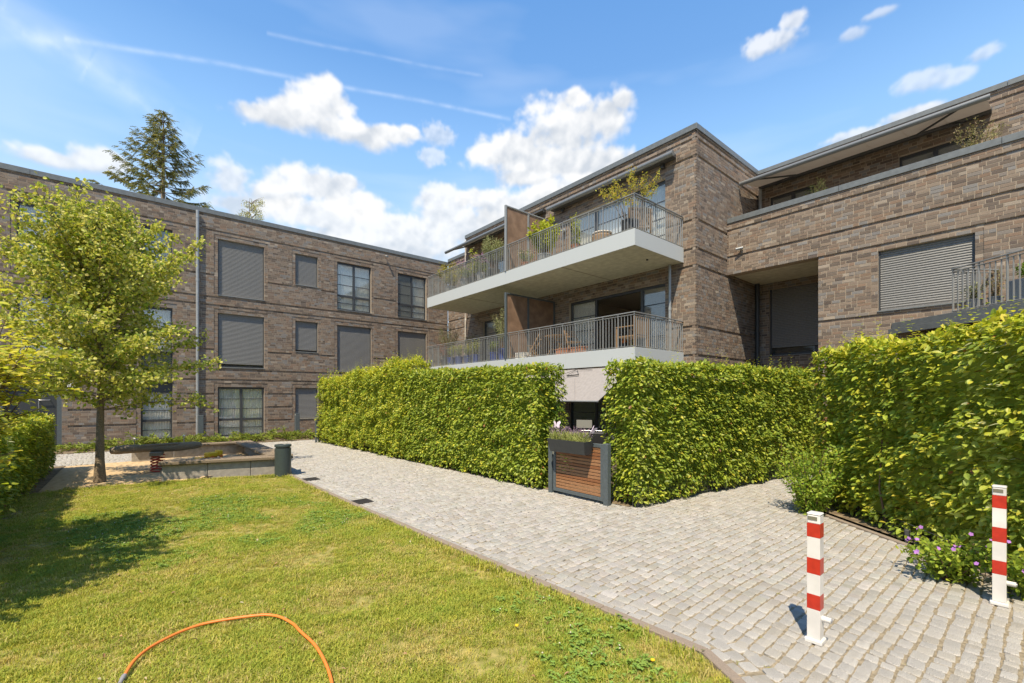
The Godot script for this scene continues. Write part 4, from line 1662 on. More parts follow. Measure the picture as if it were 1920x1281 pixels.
func make_wing() -> void:
	var bld := thing("apartment_building", "pale sunlit brick wing with a roof terrace and extended awning above the tall hedge", "building")
	var f := frame_of(Vector3(XD, 0, ZC), Vector3.BACK)
	var W := 11.2
	var rec := [-0.01, 2.36, 0.0, 5.34]
	var win := [3.59, 5.22, snap_course(3.66), snap_course(5.10)]
	var win2 := [7.1, 8.75, snap_course(3.66), snap_course(5.10)]
	var grooves := []
	for y in [6.54, 5.74]:
		grooves.append([snap_course(y) + 0.04, 0.0, W])
	for y in [5.22, 3.56]:
		grooves.append([snap_course(y) + 0.04, 2.36, W])
	for y in [2.74, 2.2, 1.66]:
		grooves.append([snap_course(y) + 0.04, 2.36, W])
	brick_face(bld, f, W, 0.0, 6.86, [rec, win, win2], grooves, strips_of(win) + strips_of(win2), 300, 3.1)
	shutter_in(bld, f, win, "shutter", 0.0, 0.055)
	shutter_in(bld, f, win2, "shutter", 0.0, 0.055)
	coping(bld, Vector3(XD, 0, ZC + 0.01), Vector3(XD, 0, 5.0), Vector3.LEFT, 6.99, 0.15, 0.36, 0.03)
	var mb := MB.new()      # terrace floor and inner side of the parapet
	mb.box(Vector3(XD + 0.325, 5.95, ZC), Vector3(XE, 6.15, 5.0))
	obj("terrace_floor", mb, "concrete", bld)
	# recess: soffit, reveal, back wall with a shuttered window
	mb = MB.new()
	mb.box(Vector3(XD + 0.012, 5.345, ZC + 0.003), Vector3(XE - 0.01, 5.5, -3.84))
	obj("recess_soffit", mb, "soffit", bld)
	mb = MB.new()
	mb.box(Vector3(XD + 0.33, 0, -3.84), Vector3(XE, 5.34, -3.6))
	obj("recess_side_wall", mb, "mortar", bld)
	var fe := frame_of(Vector3(XE, 0, ZC), Vector3.BACK)
	var e1 := [0.36, 1.67, snap_course(6.2), snap_course(8.14)]
	var e2 := [3.61, 5.07, snap_course(6.2), snap_course(8.14)]
	var e3 := [0.36, 2.34, snap_course(2.96), snap_course(5.10)]
	var ge := []
	for y in [8.90, 8.74, 8.22]:
		ge.append([snap_course(y) + 0.04, 0.0, W])
	brick_face(bld, fe, W, 0.0, 9.02, [e1, e2, e3], ge, strips_of(e1) + strips_of(e2), 0)
	window_in(bld, fe, e1, [1, 1], 0.0, [2, 0], [])
	window_in(bld, fe, e2, [1, 1], 0.0, [2, 0], [])
	shutter_in(bld, fe, e3, "shutter", 0.24)
	coping(bld, Vector3(XE, 0, ZC), Vector3(XE, 0, 5.0), Vector3.LEFT, 9.16, 0.13, 0.4, 0.035)
	mb = MB.new()
	mb.box(Vector3(XE + 0.3, 8.8, ZC - 0.29), Vector3(22.0, 9.0, 5.0))
	obj("roof", mb, "flat_roof", bld)
	mb = MB.new()
	mb.box(Vector3(22.0, 0, ZC), Vector3(22.2, 9.0, 5.0))
	mb.box(Vector3(XD + 0.05, 0, 4.99), Vector3(XE, 6.1, 5.15))
	mb.box(Vector3(XE, 0, 4.99), Vector3(22.2, 9.0, 5.15))
	obj("rear_wall", mb, "plaster", bld)
	awning_out(bld, XE, -6.1, -0.85, 8.55, 14.42, 8.26)
	downpipe(bld, Vector3(XE - 0.1, 0, ZC + 0.12), 6.15, 8.5, 0.055, "pipe", Vector3.RIGHT)
	downpipe(bld, Vector3(XE - 0.25, 0, ZC + 0.09), 0.0, 5.34, 0.065, "dark_pipe", Vector3.FORWARD)
	mb = MB.new()
	mb.bevel(Vector3(XE - 0.08, 7.62, -3.7), Vector3(XE - 0.002, 7.72, -3.3), 0.01)
	obj("wall_vent", mb, "dark_pipe", bld)
	# wall camera on the parapet front
	var cam := sub("wall_camera", bld, Transform3D(Basis.IDENTITY, Vector3(XD, 5.98, -5.78)))
	mb = MB.new()
	mb.tube([Vector3(0, 0.03, 0), Vector3(-0.09, 0.03, 0)], [0.02, 0.02], 8)
	mb.tube([Vector3(-0.06, 0.02, 0.07), Vector3(-0.12, 0.0, -0.11)], [0.04, 0.04], 12)
	obj("camera_body", mb, "pipe", cam)
	# ground-floor bay that steps forward at an angle, its roof a railed terrace
	var a := Vector3(13.67, 0, -2.35)
	var e := Vector3(-0.593, 0, 0.806).normalized()
	var back := Vector3(0.806, 0, 0.593).normalized()
	var bay := sub("bay", bld)
	mb = MB.new()
	var p0 := a + e * 0.02
	var p1 := a + e * 5.2
	var t := Transform3D(Basis(e, Vector3.UP, e.cross(Vector3.UP)), p0)
	# local z points to the path side when e x up does
	var s := 1.0 if e.cross(Vector3.UP).dot(-back) > 0.0 else -1.0
	var z := func(v: float) -> float: return v * s
	mb.box(Vector3(0, 3.2, minf(z.call(0.0), z.call(-4.0))), Vector3(5.2, 3.367, maxf(z.call(0.0), z.call(-4.0))), t)
	obj("bay_roof", mb, "concrete", bay)
	mb = MB.new()
	mb.bevel(Vector3(-0.3, 3.1, minf(z.call(0.0), z.call(0.04))), Vector3(5.2, 3.235, maxf(z.call(0.0), z.call(0.04))), 0.004, t)
	mb.bevel(Vector3(0.0, 3.238, minf(z.call(0.0), z.call(0.025))), Vector3(5.2, 3.37, maxf(z.call(0.0), z.call(0.025))), 0.004, t)
	obj("bay_fascia", mb, "zinc", bay)
	var fb := Transform3D(Basis(e * -s if s < 0 else e, Vector3.UP, -back), (p1 if s < 0 else p0) + back * 0.25)
	fb.basis.x = Vector3.UP.cross(-back)
	fb.origin = (p0 if fb.basis.x.dot(e) > 0.0 else p1) + back * 0.25
	brick_face(bld, fb, 5.2, 0.0, 3.06, [], [], [], 0)
	var r0 := a + e * 1.36 + back * 0.03
	railing(bay, r0, a + e * 5.0 + back * 0.03, 3.37, 0.9)
	railing(bay, r0, r0 + back * 1.0, 3.37, 0.9, false)


func make_neighbours() -> void:
	# the houses behind the viewer, whose light walls and roofs the windows mirror
	for q in [[Vector3(6.0, 0, 21.0), 0.0, "pale house with a red tiled roof, seen only mirrored in the far windows"], [Vector3(-21.0, 0, -4.0), PI / 2, "pale house with a red tiled roof, seen only mirrored in the balcony windows"]]:
		var h := thing("neighbour_house", q[2], "house", q[0], q[1], "houses behind the viewer")
		var mb := MB.new()
		mb.box(Vector3(-7, 0, -4), Vector3(7, 6.0, 4))
		for x in [-7.0, 7.0]:
			mb.trio(Vector3(x, 6, -4), Vector3(x, 6, 4), Vector3(x, 9.4, 0), Vector3(x, 0, 0))
		obj("wall", mb, "plaster", h)
		for s in [-1, 1]:
			mb = MB.new()
			var t := Transform3D(Basis(Vector3.RIGHT, s * 0.7045), Vector3(0, 9.42, 0))
			mb.box(Vector3(-7.4, -0.02, 0 if s > 0 else -5.7), Vector3(7.4, 0.12, 5.7 if s > 0 else 0), t)
			obj("roof", mb, "roof_tile", h)
		for x in [-4.6, -1.5, 1.5, 4.6]:
			for y in [1.2, 3.9]:
				mb = MB.new()
				mb.box(Vector3(x - 0.6, y, -4.06), Vector3(x + 0.6, y + 1.4, -4.0))
				var wn := obj("window", mb, "frame", h)
				mb = MB.new()
				for k in [-1, 1]:
					mb.box(Vector3(x + k * 0.28 - 0.24, y + 0.08, -4.075), Vector3(x + k * 0.28 + 0.24, y + 1.32, -4.062))
				obj("pane", mb, "curtain", wn)


# ---------------------------------------------------------------- hedges and trees

const GREENS := [Color(0.23, 0.315, 0.042), Color(0.285, 0.375, 0.05), Color(0.345, 0.42, 0.056), Color(0.185, 0.265, 0.038), Color(0.41, 0.46, 0.062)]
const FRESH := [Color(0.47, 0.51, 0.055), Color(0.56, 0.555, 0.058), Color(0.41, 0.49, 0.055), Color(0.60, 0.56, 0.08)]
var hedge_leaf: ArrayMesh


# A clipped hornbeam hedge: p0 its front corner, along its front, out towards the viewer, back by `thick`.
func hedge(label: String, p0: Vector3, along: Vector3, out: Vector3, length: float, thick: float, tall: Callable, per_m2: float, long: float, singles: int, shoots: int, fresh: float, ends := [true, true], rough := 0.07, low := 0.04) -> Node3D:
	var o := thing("hedge", label, "hedge", Vector3.ZERO)
	var n := FastNoiseLite.new()
	n.seed = 40 + int(length * 10)
	n.frequency = 1.5
	n.fractal_octaves = 3
	var h_mid: float = tall.call(length * 0.5)
	var core := MB.new()
	var steps := maxi(2, int(length / 0.6))
	for i in steps:
		var a := lerpf(0.14, length - 0.14, float(i) / steps)
		var b := lerpf(0.14, length - 0.14, float(i + 1) / steps)
		var ht: float = minf(tall.call(a), tall.call(b)) - 0.2
		core.box(Vector3(a, low + 0.1, -thick + 0.15), Vector3(b, ht, -0.15), Transform3D(Basis(along, Vector3.UP, out), p0) if along.cross(Vector3.UP).dot(out) > 0.0 else Transform3D(Basis(along, Vector3.UP, out), p0))
	obj("inner_growth", core, "core", o)
	var wood := MB.new()
	for i in int(length / 0.22):
		var u := rng.randf_range(0.08, length - 0.08)
		var b := p0 + along * u - out * rng.randf_range(0.08, thick - 0.1)
		var ht: float = tall.call(u)
		wood.tube([b, b + Vector3(rng.randfn() * 0.05, 0.5, rng.randfn() * 0.05), b + Vector3(rng.randfn() * 0.09, ht * 0.85, rng.randfn() * 0.09)], [0.016, 0.012, 0.004], 5, false)
	for i in int(length * 16):      # side twigs reaching the face
		var u := rng.randf_range(0.05, length - 0.05)
		var y := rng.randf_range(0.15, 0.95) * (tall.call(u) as float)
		var b := p0 + along * u + Vector3.UP * y - out * 0.22
		wood.tube([b, b + out * rng.randf_range(0.12, 0.22) + along * rng.randfn() * 0.09 + Vector3.UP * rng.randf_range(-0.02, 0.09)], [0.005, 0.002], 4, false)
	obj("stems", wood, "twig", o)
	var k := Copies.new()
	var shown := []
	var faces := [[length * h_mid, 0], [length * thick, 1]]
	if ends[0]:
		faces.append([thick * h_mid, 2])
	if ends[1]:
		faces.append([thick * h_mid, 3])
	faces.append([length * h_mid * 0.25, 4])
	for f in faces:
		for i in int(f[0] * per_m2):
			var u := rng.randf_range(0.0, length)
			var ht: float = tall.call(u)
			var y := rng.randf_range(low, ht)
			var w := rng.randf_range(0.0, thick)
			var nrm := out
			var inw := absf(rng.randfn()) * 0.07
			match f[1]:
				0: w = inw
				1: y = ht - inw * 1.2; nrm = Vector3.UP
				2: u = inw; nrm = -along
				3: u = length - inw; nrm = along
				4: w = thick - inw; nrm = -out
			# soften the upper edges and let the face swell
			var edge := clampf((y - (ht - 0.25)) / 0.25, 0.0, 1.0)
			var p := p0 + along * u + Vector3.UP * y - out * w
			var bump := n.get_noise_3dv(p * 1.3) * rough * 1.6 + n.get_noise_3dv(p * 4.0) * rough * 0.8 - (edge * edge * 0.06 if f[1] != 1 else 0.0)
			if y < 0.35 and f[1] != 1:
				bump -= 0.05 * (0.35 - y) / 0.35
				if rng.randf() < (0.3 - y) * 1.1:
					continue
			p += nrm * bump
			var hang := (nrm * rng.randf_range(0.2, 1.0) + along * rng.randfn() * 0.75 + Vector3.UP * rng.randf_range(-0.75, 0.25)).normalized()
			var up := (Vector3.UP * 0.95 + nrm * 0.5 + rand_dir() * 0.5).normalized()
			var col: Color = GREENS[rng.randi_range(0, 4)]
			if rng.randf() < fresh * (2.2 if f[1] == 1 else 1.0):
				col = FRESH[rng.randi_range(0, 3)]
			elif rng.randf() < 0.012:
				col = Color(0.30, 0.14, 0.05)
			var l := long * rng.randf_range(0.65, 1.2)
			if singles > 0 and f[1] == 0 and inw < 0.03 and l > long * 0.9:
				var q := on_screen(p)
				if q.z > 0.5 and q.x > 10 and q.x < 1910 and q.y > 10 and q.y < 1270:
					shown.append([q.z, p, hang, up, l])
					continue
			k.leaf(p, hang, up, l, l * rng.randf_range(0.52, 0.66), spread(col, 0.2))
	for i in shoots:      # this summer's shoots above the cut
		var u := rng.randf_range(0.05, length - 0.05)
		var b := p0 + along * u + Vector3.UP * ((tall.call(u) as float) - 0.06) - out * rng.randf_range(0.0, thick)
		var tip := b + Vector3(rng.randfn() * 0.05, rng.randf_range(0.1, 0.3) * (1.6 if rng.randf() < 0.2 else 1.0), rng.randfn() * 0.05)
		for j in 9:
			var t := j / 8.0
			var a := j * 2.4
			k.leaf(b.lerp(tip, t), Vector3(cos(a), 0.35, sin(a)), Vector3.UP + Vector3(cos(a), 0, sin(a)) * -0.4, long * lerpf(0.9, 0.5, t), long * lerpf(0.55, 0.28, t), spread(FRESH[rng.randi_range(0, 3)], 0.2))
	shown.sort_custom(func(a, b): return a[0] < b[0])
	if singles > 0 and not M.has("leaf_0"):
		for i in 6:
			var c: Color = ([GREENS[0], GREENS[1], GREENS[2], GREENS[4], FRESH[0], FRESH[2]])[i]
			leafy("leaf_%d" % i, c)
			M["leaf_%d" % i].vertex_color_use_as_albedo = false
	for i in shown.size():
		var s: Array = shown[i]
		if i < singles:
			var x: Vector3 = s[2]
			var z := x.cross(s[3]).normalized()
			node("leaf", hedge_leaf, "leaf_%d" % rng.randi_range(0, 5), o, Transform3D(Basis(x * s[4], z.cross(x) * s[4], z * s[4] * 0.6), s[1]))
		else:
			k.leaf(s[1], s[2], s[3], s[4], s[4] * 0.6, spread(GREENS[rng.randi_range(0, 4)] if rng.randf() > fresh else FRESH[rng.randi_range(0, 3)], 0.2))
	copies_node("foliage", k, hedge_leaf, M["leaf"], o).set_meta("kind", "stuff")
	return o


func make_hedges() -> void:
	hedge_leaf = leaf_mesh(0.14, 0.14)
	var soil := MB.new()
	sheet(soil, PackedVector2Array([Vector2(5.2, -17.0), Vector2(6.6, -17.0), Vector2(6.6, -4.4), Vector2(11.6, -3.75), Vector2(11.6, -3.35), Vector2(5.6, -4.0), Vector2(5.55, -5.6), Vector2(5.35, -9.0)]), 0.006)
	sheet(soil, PackedVector2Array([Vector2(7.85, -2.45), Vector2(9.4, -3.0), Vector2(9.6, 3.0), Vector2(3.8, 2.6), Vector2(6.25, -0.45)]), 0.007)
	sheet(soil, PackedVector2Array([Vector2(-2.8, -14.9), Vector2(-1.3, -14.9), Vector2(-1.28, -2.0), Vector2(-3.0, -2.0)]), 0.004)
	sheet(soil, PackedVector2Array([Vector2(-1.9, -21.2), Vector2(5.3, -21.2), Vector2(5.3, -17.85), Vector2(-1.6, -17.95)]), 0.008)
	structure("planting_bed", soil, "soil")
	# far end of the row: higher and shaggier
	var far_tall := func(u: float) -> float: return 2.12 + 0.075 * u + 0.07 * sin(u * 2.6) + 0.05 * sin(u * 6.1)
	hedge("shaggy yellow-green hedge at the far end of the path", Vector3(4.98, 0, -16.75), Vector3(0.045, 0, 1).normalized(), Vector3(-1, 0, 0.045).normalized(), 6.1, 0.9, far_tall, 1600.0, 0.067, 0, 330, 0.42, [true, true], 0.14)
	var mid_tall := func(u: float) -> float: return 2.27 - 0.07 * smoothstep(0.0, 5.0, u) + 0.015 * sin(u * 5.0)
	hedge("clipped green hedge along the path between the shaggy hedge and the wooden gate", Vector3(5.25, 0, -10.66), Vector3(0.03, 0, 1).normalized(), Vector3(-1, 0, 0.03).normalized(), 4.92, 0.75, mid_tall, 1550.0, 0.068, 150, 26, 0.12, [false, true])
	var near_tall := func(u: float) -> float: return 2.17 + 0.015 * sin(u * 4.0) + 0.02 * sin(u * 11.0)
	hedge("clipped green hedge running right from the wooden gate, wire fence at its foot", Vector3(5.62, 0, -3.86), Vector3(1, 0, 0.118).normalized(), Vector3(-0.118, 0, 1).normalized(), 5.95, 0.68, near_tall, 1550.0, 0.07, 200, 60, 0.12, [true, true], 0.07, 0.06)
	var right_tall := func(u: float) -> float: return 2.33 + 0.03 * sin(u * 3.0) + 0.02 * sin(u * 8.0)
	var rd := Vector3(-0.70, 0, 0.714).normalized()
	hedge("tallest hedge with large leaves behind the two striped bollards", Vector3(8.08, 0, -2.36), rd, Vector3(-0.714, 0, -0.70).normalized(), 5.4, 0.85, right_tall, 1250.0, 0.075, 300, 120, 0.42, [true, true], 0.1)
	var left_tall := func(u: float) -> float: return 1.19 + 0.02 * sin(u * 3.0)
	hedge("low clipped hedge bordering the lawn on its far side", Vector3(-1.40, 0, -14.2), Vector3(0.005, 0, 1).normalized(), Vector3(1, 0, -0.005).normalized(), 8.2, 0.95, left_tall, 1350.0, 0.066, 60, 26, 0.2, [true, true])
	make_tall_shrub()


func make_tall_shrub() -> void:
	# overgrown copper-tipped bush at the lawn's edge, most of it beyond the picture; its shade falls on the grass
	var o := thing("tall_shrub", "sunlit yellow-green bush with round leaves rising above the low hedge", "bush", Vector3(-1.75, 0, -5.4))
	var wood := MB.new()
	var k := Copies.new()
	var lm := leaf_mesh(0.16, 0.1)
	for i in 78:
		var b := Vector3(rng.randf_range(-0.45, 0.45), 0, rng.randf_range(-1.75, 0.75))
		var tall := rng.randf_range(1.9, 2.75)
		var lean := Vector3(rng.randf_range(-0.25, 0.5), 0, rng.randfn() * 0.22)
		if i % 3 == 0:
			b = Vector3(rng.randf_range(-0.25, 0.2), 0, rng.randf_range(-2.1, -1.1))
			tall = rng.randf_range(1.75, 2.4)
			lean = Vector3(rng.randf_range(0.35, 0.74), 0, rng.randf_range(-0.3, 0.12))
		var pts := [b, b + lean * 0.3 + Vector3.UP * tall * 0.45, b + lean + Vector3.UP * tall]
		wood.tube(pts, [0.02, 0.013, 0.003], 5, false)
		for j in 9:
			var t := rng.randf_range(0.58 if i % 3 == 0 else 0.3, 1.0)
			var at := (pts[0] as Vector3).lerp(pts[1], t * 2) if t < 0.5 else (pts[1] as Vector3).lerp(pts[2], t * 2 - 1)
			var a := rng.randf() * TAU
			var d := Vector3(cos(a), rng.randf_range(0.0, 0.5), sin(a))
			var l := rng.randf_range(0.25, 0.5)
			wood.tube([at, at + d * l], [0.005, 0.002], 4, false)
			for m in 17:
				var s := m / 16.0
				var side := d.cross(Vector3.UP).normalized() * (1.0 if m % 2 else -1.0)
				var col: Color = [Color(0.64, 0.60, 0.07), Color(0.56, 0.57, 0.065), Color(0.70, 0.62, 0.10)][rng.randi_range(0, 2)] if rng.randf() < 0.75 else FRESH[rng.randi_range(0, 3)]
				k.leaf(at + d * l * s + rand_dir() * 0.03, d * 0.5 + side * rng.randf_range(0.4, 1.0) + Vector3.UP * rng.randf_range(-0.5, 0.2), Vector3.UP + rand_dir() * 0.6, rng.randf_range(0.05, 0.075), rng.randf_range(0.042, 0.06), spread(col, 0.18))
	obj("stems", wood, "twig", o)
	copies_node("foliage", k, lm, M["leaf_gold"], o).set_meta("kind", "stuff")


func bough(wood: MB, a: Vector3, d: Vector3, l: float, r: float, sag: float) -> Array:
	var pts := []
	var rad := []
	var bend := rand_dir() * 0.12
	for i in 6:
		var t := i / 5.0
		pts.append(a + d * l * t + bend * l * t * t + Vector3.UP * (sag * l * t * t))
		rad.append(lerpf(r, 0.003, t))
	wood.tube(pts, rad, 6, false)
	return pts


func along_pts(pts: Array, t: float) -> Vector3:
	var x := t * (pts.size() - 1)
	var i := mini(int(x), pts.size() - 2)
	return (pts[i] as Vector3).lerp(pts[i + 1], x - i)


func lime_tree(label: String, at: Vector3, tall: float, wide: float, seed_: int, dense := 1.0) -> Node3D:
	var keep := rng.state
	rng.seed = seed_
	var o := thing("young_tree", label, "tree", at)
	var wood := MB.new()
	var trunk := []
	var rad := []
	for i in 13:
		var t := i / 12.0
		trunk.append(Vector3(0.04 * sin(t * 5.0) * t, tall * 0.95 * t, 0.05 * sin(t * 3.3 + 1.0) * t))
		rad.append(lerpf(0.076, 0.046, clampf(t * 2.6, 0, 1)) if t < 0.4 else lerpf(0.046, 0.006, (t - 0.4) / 0.6))
	rad[0] = 0.1
	wood.tube(trunk, rad, 12, false)
	obj("trunk", wood, "bark", o)
	var limbs := MB.new()
	var k := Copies.new()
	var env := [[0.26, 0.85], [0.33, 1.0], [0.45, 1.0], [0.58, 0.90], [0.70, 0.68], [0.82, 0.44], [0.92, 0.22], [1.0, 0.06]]
	var count := 74
	for i in count:
		var t := lerpf(0.27, 0.94, pow(float(i) / (count - 1), 0.9))
		var reach := 0.1
		for e in env.size() - 1:
			if t >= env[e][0] and t <= env[e + 1][0]:
				reach = lerpf(env[e][1], env[e + 1][1], (t - env[e][0]) / (env[e + 1][0] - env[e][0]))
		var a := i * 2.399 + rng.randf_range(-0.3, 0.3)
		var rise := lerpf(0.15, 1.5, pow(t, 1.3)) + rng.randf_range(-0.1, 0.15)
		var d := Vector3(cos(a), rise, sin(a)).normalized()
		var l := wide * reach * rng.randf_range(0.78, 1.08) / maxf(Vector2(d.x, d.z).length(), 0.45)
		var s := along_pts(trunk, t)
		var pts := bough(limbs, s, d, l, lerpf(0.019, 0.008, t), -0.16 if t < 0.5 else 0.02)
		var twigs := int(l * 8.5) + 3
		for j in twigs:
			var u := lerpf(0.12, 1.0, float(j) / (twigs - 1))
			var b := along_pts(pts, u)
			var side := d.cross(Vector3.UP).normalized() * (1.0 if j % 2 else -1.0)
			var td := (side * rng.randf_range(0.5, 1.1) + d * rng.randf_range(0.3, 0.9) + Vector3.UP * rng.randf_range(-0.45, 0.75)).normalized()
			var tl := rng.randf_range(0.25, 0.5) * lerpf(1.0, 0.6, u)
			limbs.tube([b, b + td * tl], [0.005, 0.002], 4, false)
			var leaves := int(rng.randi_range(22, 34) * dense)
			for m in leaves:
				var p := b + td * tl * rng.randf_range(0.15, 1.05) + rand_dir() * rng.randf_range(0.01, 0.17)
				var hang := (td * rng.randf_range(-0.2, 0.8) + rand_dir() * 0.8 + Vector3.DOWN * rng.randf_range(0.0, 0.8)).normalized()
				var col: Color = GREENS[rng.randi_range(1, 4)] if rng.randf() < 0.42 else Color(0.54, 0.54, 0.12)
				if rng.randf() < 0.16:
					col = Color(0.58, 0.56, 0.19)      # pale bracts and young leaves
				k.leaf(p, hang, Vector3.UP * 0.8 + rand_dir(), rng.randf_range(0.048, 0.075), rng.randf_range(0.044, 0.066), spread(col, 0.18))
	obj("limbs", limbs, "bark", o)
	copies_node("crown", k, leaf_mesh(0.2, 0.14), M["leaf"], o).set_meta("kind", "stuff")
	rng.state = keep
	return o


func make_trees() -> void:
	lime_tree("young lime tree with a light green crown standing in the sand by the lawn", Vector3(-0.55, 0, -11.76), 5.35, 1.74, 501)
	var back := lime_tree("young lime tree behind the viewer, seen only mirrored in the far windows", Vector3(1.5, 0, 9.5), 7.2, 2.6, 502, 0.7)
	back.set_meta("group", "trees behind the viewer")
	var back2 := lime_tree("wide lime tree behind the viewer, further off, seen only in reflections", Vector3(10.5, 0, 12.0), 8.2, 3.2, 503, 0.6)
	back2.set_meta("group", "trees behind the viewer")
	make_spruce()
	make_birch()


func make_spruce() -> void:
	var o := thing("spruce_tree", "tall dark spruce rising behind the far brick block", "tree", Vector3(1.54, 0, -44.4))
	var tall := 23.9
	var wood := MB.new()
	wood.tube([Vector3.ZERO, Vector3(0, 12, 0), Vector3(0.08, tall, 0)], [0.36, 0.22, 0.02], 8, false)
	# one spray of needled twig: a drooping strip of little blades
	var sm := MB.new()
	var r := RandomNumberGenerator.new()
	r.seed = 9
	for i in 60:
		var x := r.randf()
		var side := Vector3(0.25, r.randf_range(-0.5, 0.25), r.randf_range(-1, 1)).normalized()
		var b := Vector3(x, -0.1 * x * x, 0)
		var l := 0.26 * (1.1 - x * 0.7)
		var w := Vector3(0.035, 0.0, 0.012)
		sm.tri(b - w, b + side * l, b + w)
	var spray := sm.mesh()
	var k := Copies.new()
	var y := 7.0
	while y < tall - 0.1:
		var t := (tall - y) / (tall - 7.0)
		var reach := minf(0.2 + 0.54 * (tall - y), 5.2)
		var n := 5 if y > tall - 2 else 7
		var off := rng.randf() * TAU
		for i in n:
			var a := off + TAU * i / n + rng.randf_range(-0.3, 0.3)
			var l := reach * rng.randf_range(0.62, 1.08)
			var d := Vector3(cos(a), 0, sin(a))
			var side := Vector3(-d.z, 0, d.x)
			var lift := lerpf(0.75, -0.12, minf(1.0, t * 2.2))
			var pts := []
			for s in 6:
				var u := s / 5.0
				pts.append(Vector3(0, y, 0) + d * l * u + Vector3.UP * (l * (lift * u - 0.34 * u * (1.0 - u) * 1.4 * t + 0.16 * u * u * u)))
			wood.tube(pts, [0.04, 0.034, 0.027, 0.02, 0.013, 0.006], 5, false)
			var m := int(l * 15.0) + 4
			for j in m:
				var u := rng.randf_range(0.22, 1.0)
				var p := along_pts(pts, u)
				var sd := side * rng.randf_range(-1, 1) * (1.0 - u * 0.35)
				var dir := (d * 0.75 + sd + Vector3.DOWN * rng.randf_range(0.0, 0.8)).normalized()
				var sz := rng.randf_range(0.35, 0.75) * lerpf(1.0, 0.75, u)
				k.leaf(p, dir, Vector3.UP + rand_dir() * 0.4, sz, sz * 0.8, spread(Color(0.235, 0.25, 0.08) if rng.randf() < 0.6 else Color(0.32, 0.31, 0.10), 0.25))
		y += rng.randf_range(0.5, 0.72)
	obj("trunk", wood, "bark", o)
	copies_node("crown", k, spray, M["leaf_matt"], o).set_meta("kind", "stuff")


func make_birch() -> void:
	var o := thing("birch_tree", "thin pale birch top just clearing the far roof edge", "tree", Vector3(6.6, 0.6, -40.3))
	var wood := MB.new()
	wood.tube([Vector3.ZERO, Vector3(0, 9, 0), Vector3(0.2, 16.6, 0.1)], [0.2, 0.12, 0.01], 8, false)
	var k := Copies.new()
	for i in 60:
		var y := rng.randf_range(11.5, 16.3)
		var a := rng.randf() * TAU
		var d := Vector3(cos(a), 1.1, sin(a)).normalized()
		var l := rng.randf_range(1.0, 2.3) * clampf((18.6 - y) / 4.0, 0.5, 1.0)
		var pts := bough(wood, Vector3(0.02 * y, y, 0), d, l, 0.02, -0.35)
		for j in 60:
			var p := along_pts(pts, rng.randf_range(0.3, 1.0)) + Vector3(rng.randfn() * 0.08, -rng.randf() * 0.5, rng.randfn() * 0.08)
			k.leaf(p, Vector3(rng.randfn() * 0.4, -1, rng.randfn() * 0.4), rand_dir(), 0.08, 0.06, spread(Color(0.40, 0.40, 0.18), 0.25))
	obj("trunk", wood, "bark", o)
	copies_node("crown", k, leaf_mesh(0.2, 0.1), M["leaf_matt"], o).set_meta("kind", "stuff")


# ---------------------------------------------------------------- gates, fences and the garden behind

func slatted_gate(label: String, a: Vector3, b: Vector3, high: float, post: float, group: String) -> Node3D:
	var g := thing("garden_gate", label, "gate", a, 0.0, group)
	var d := b - a
	var l := d.length()
	var x := d / l
	var t := Transform3D(Basis(x, Vector3.UP, x.cross(Vector3.UP)), Vector3.ZERO)
	for u in [0.0, l]:
		var mb := MB.new()
		mb.bevel(Vector3(u - post / 2, -0.15, -post / 2), Vector3(u + post / 2, high, post / 2), 0.005, t)
		obj("post", mb, "gate_frame", g)
	var x0 := post / 2 + 0.02
	var x1 := l - post / 2 - 0.012
	var y0 := 0.045
	var y1 := high - 0.015
	var w := 0.055
	var fr := MB.new()
	fr.bevel(Vector3(x0, y0, -0.025), Vector3(x0 + w, y1, 0.025), 0.004, t)
	fr.bevel(Vector3(x1 - w, y0, -0.025), Vector3(x1, y1, 0.025), 0.004, t)
	fr.bevel(Vector3(x0 + w, y0, -0.025), Vector3(x1 - w, y0 + w, 0.025), 0.004, t)
	fr.bevel(Vector3(x0 + w, y1 - w, -0.025), Vector3(x1 - w, y1, 0.025), 0.004, t)
	obj("gate_frame", fr, "gate_frame", g)
	var y := y0 + w + 0.006
	while y < y1 - w - 0.03:
		var s := MB.new()
		s.bevel(Vector3(x0 + w, y, -0.012 + rng.randf_range(-0.002, 0.002)), Vector3(x1 - w, y + 0.041, 0.012), 0.003, t)
		obj("slat", s, "gate_wood_%d" % rng.randi_range(0, 2), g)
		y += 0.0515
	return g


func wire_fence(label: String, a: Vector3, b: Vector3, posts: Array, high: float, post_high: float) -> void:
	var g := thing("wire_fence", label, "fence", a)
	var d := b - a
	var l := d.length()
	var x := d / l
	for u in posts:
		var mb := MB.new()
		mb.bevel(x * u + Vector3(-0.03, -0.1, -0.02), x * u + Vector3(0.03, post_high, 0.02), 0.004)
		obj("post", mb, "fence_wire", g)
	var wires := MB.new()
	for i in int(l / 0.05):
		var p := x * (i * 0.05)
		wires.tube([p + Vector3.UP * 0.01, p + Vector3.UP * high], [0.003, 0.003], 4, false)
	for y in [0.05, 0.2]:
		wires.tube([Vector3.UP * y, d + Vector3.UP * y], [0.004, 0.004], 4, false)
	obj("wire_mesh", wires, "fence_wire", g).set_meta("kind", "stuff")


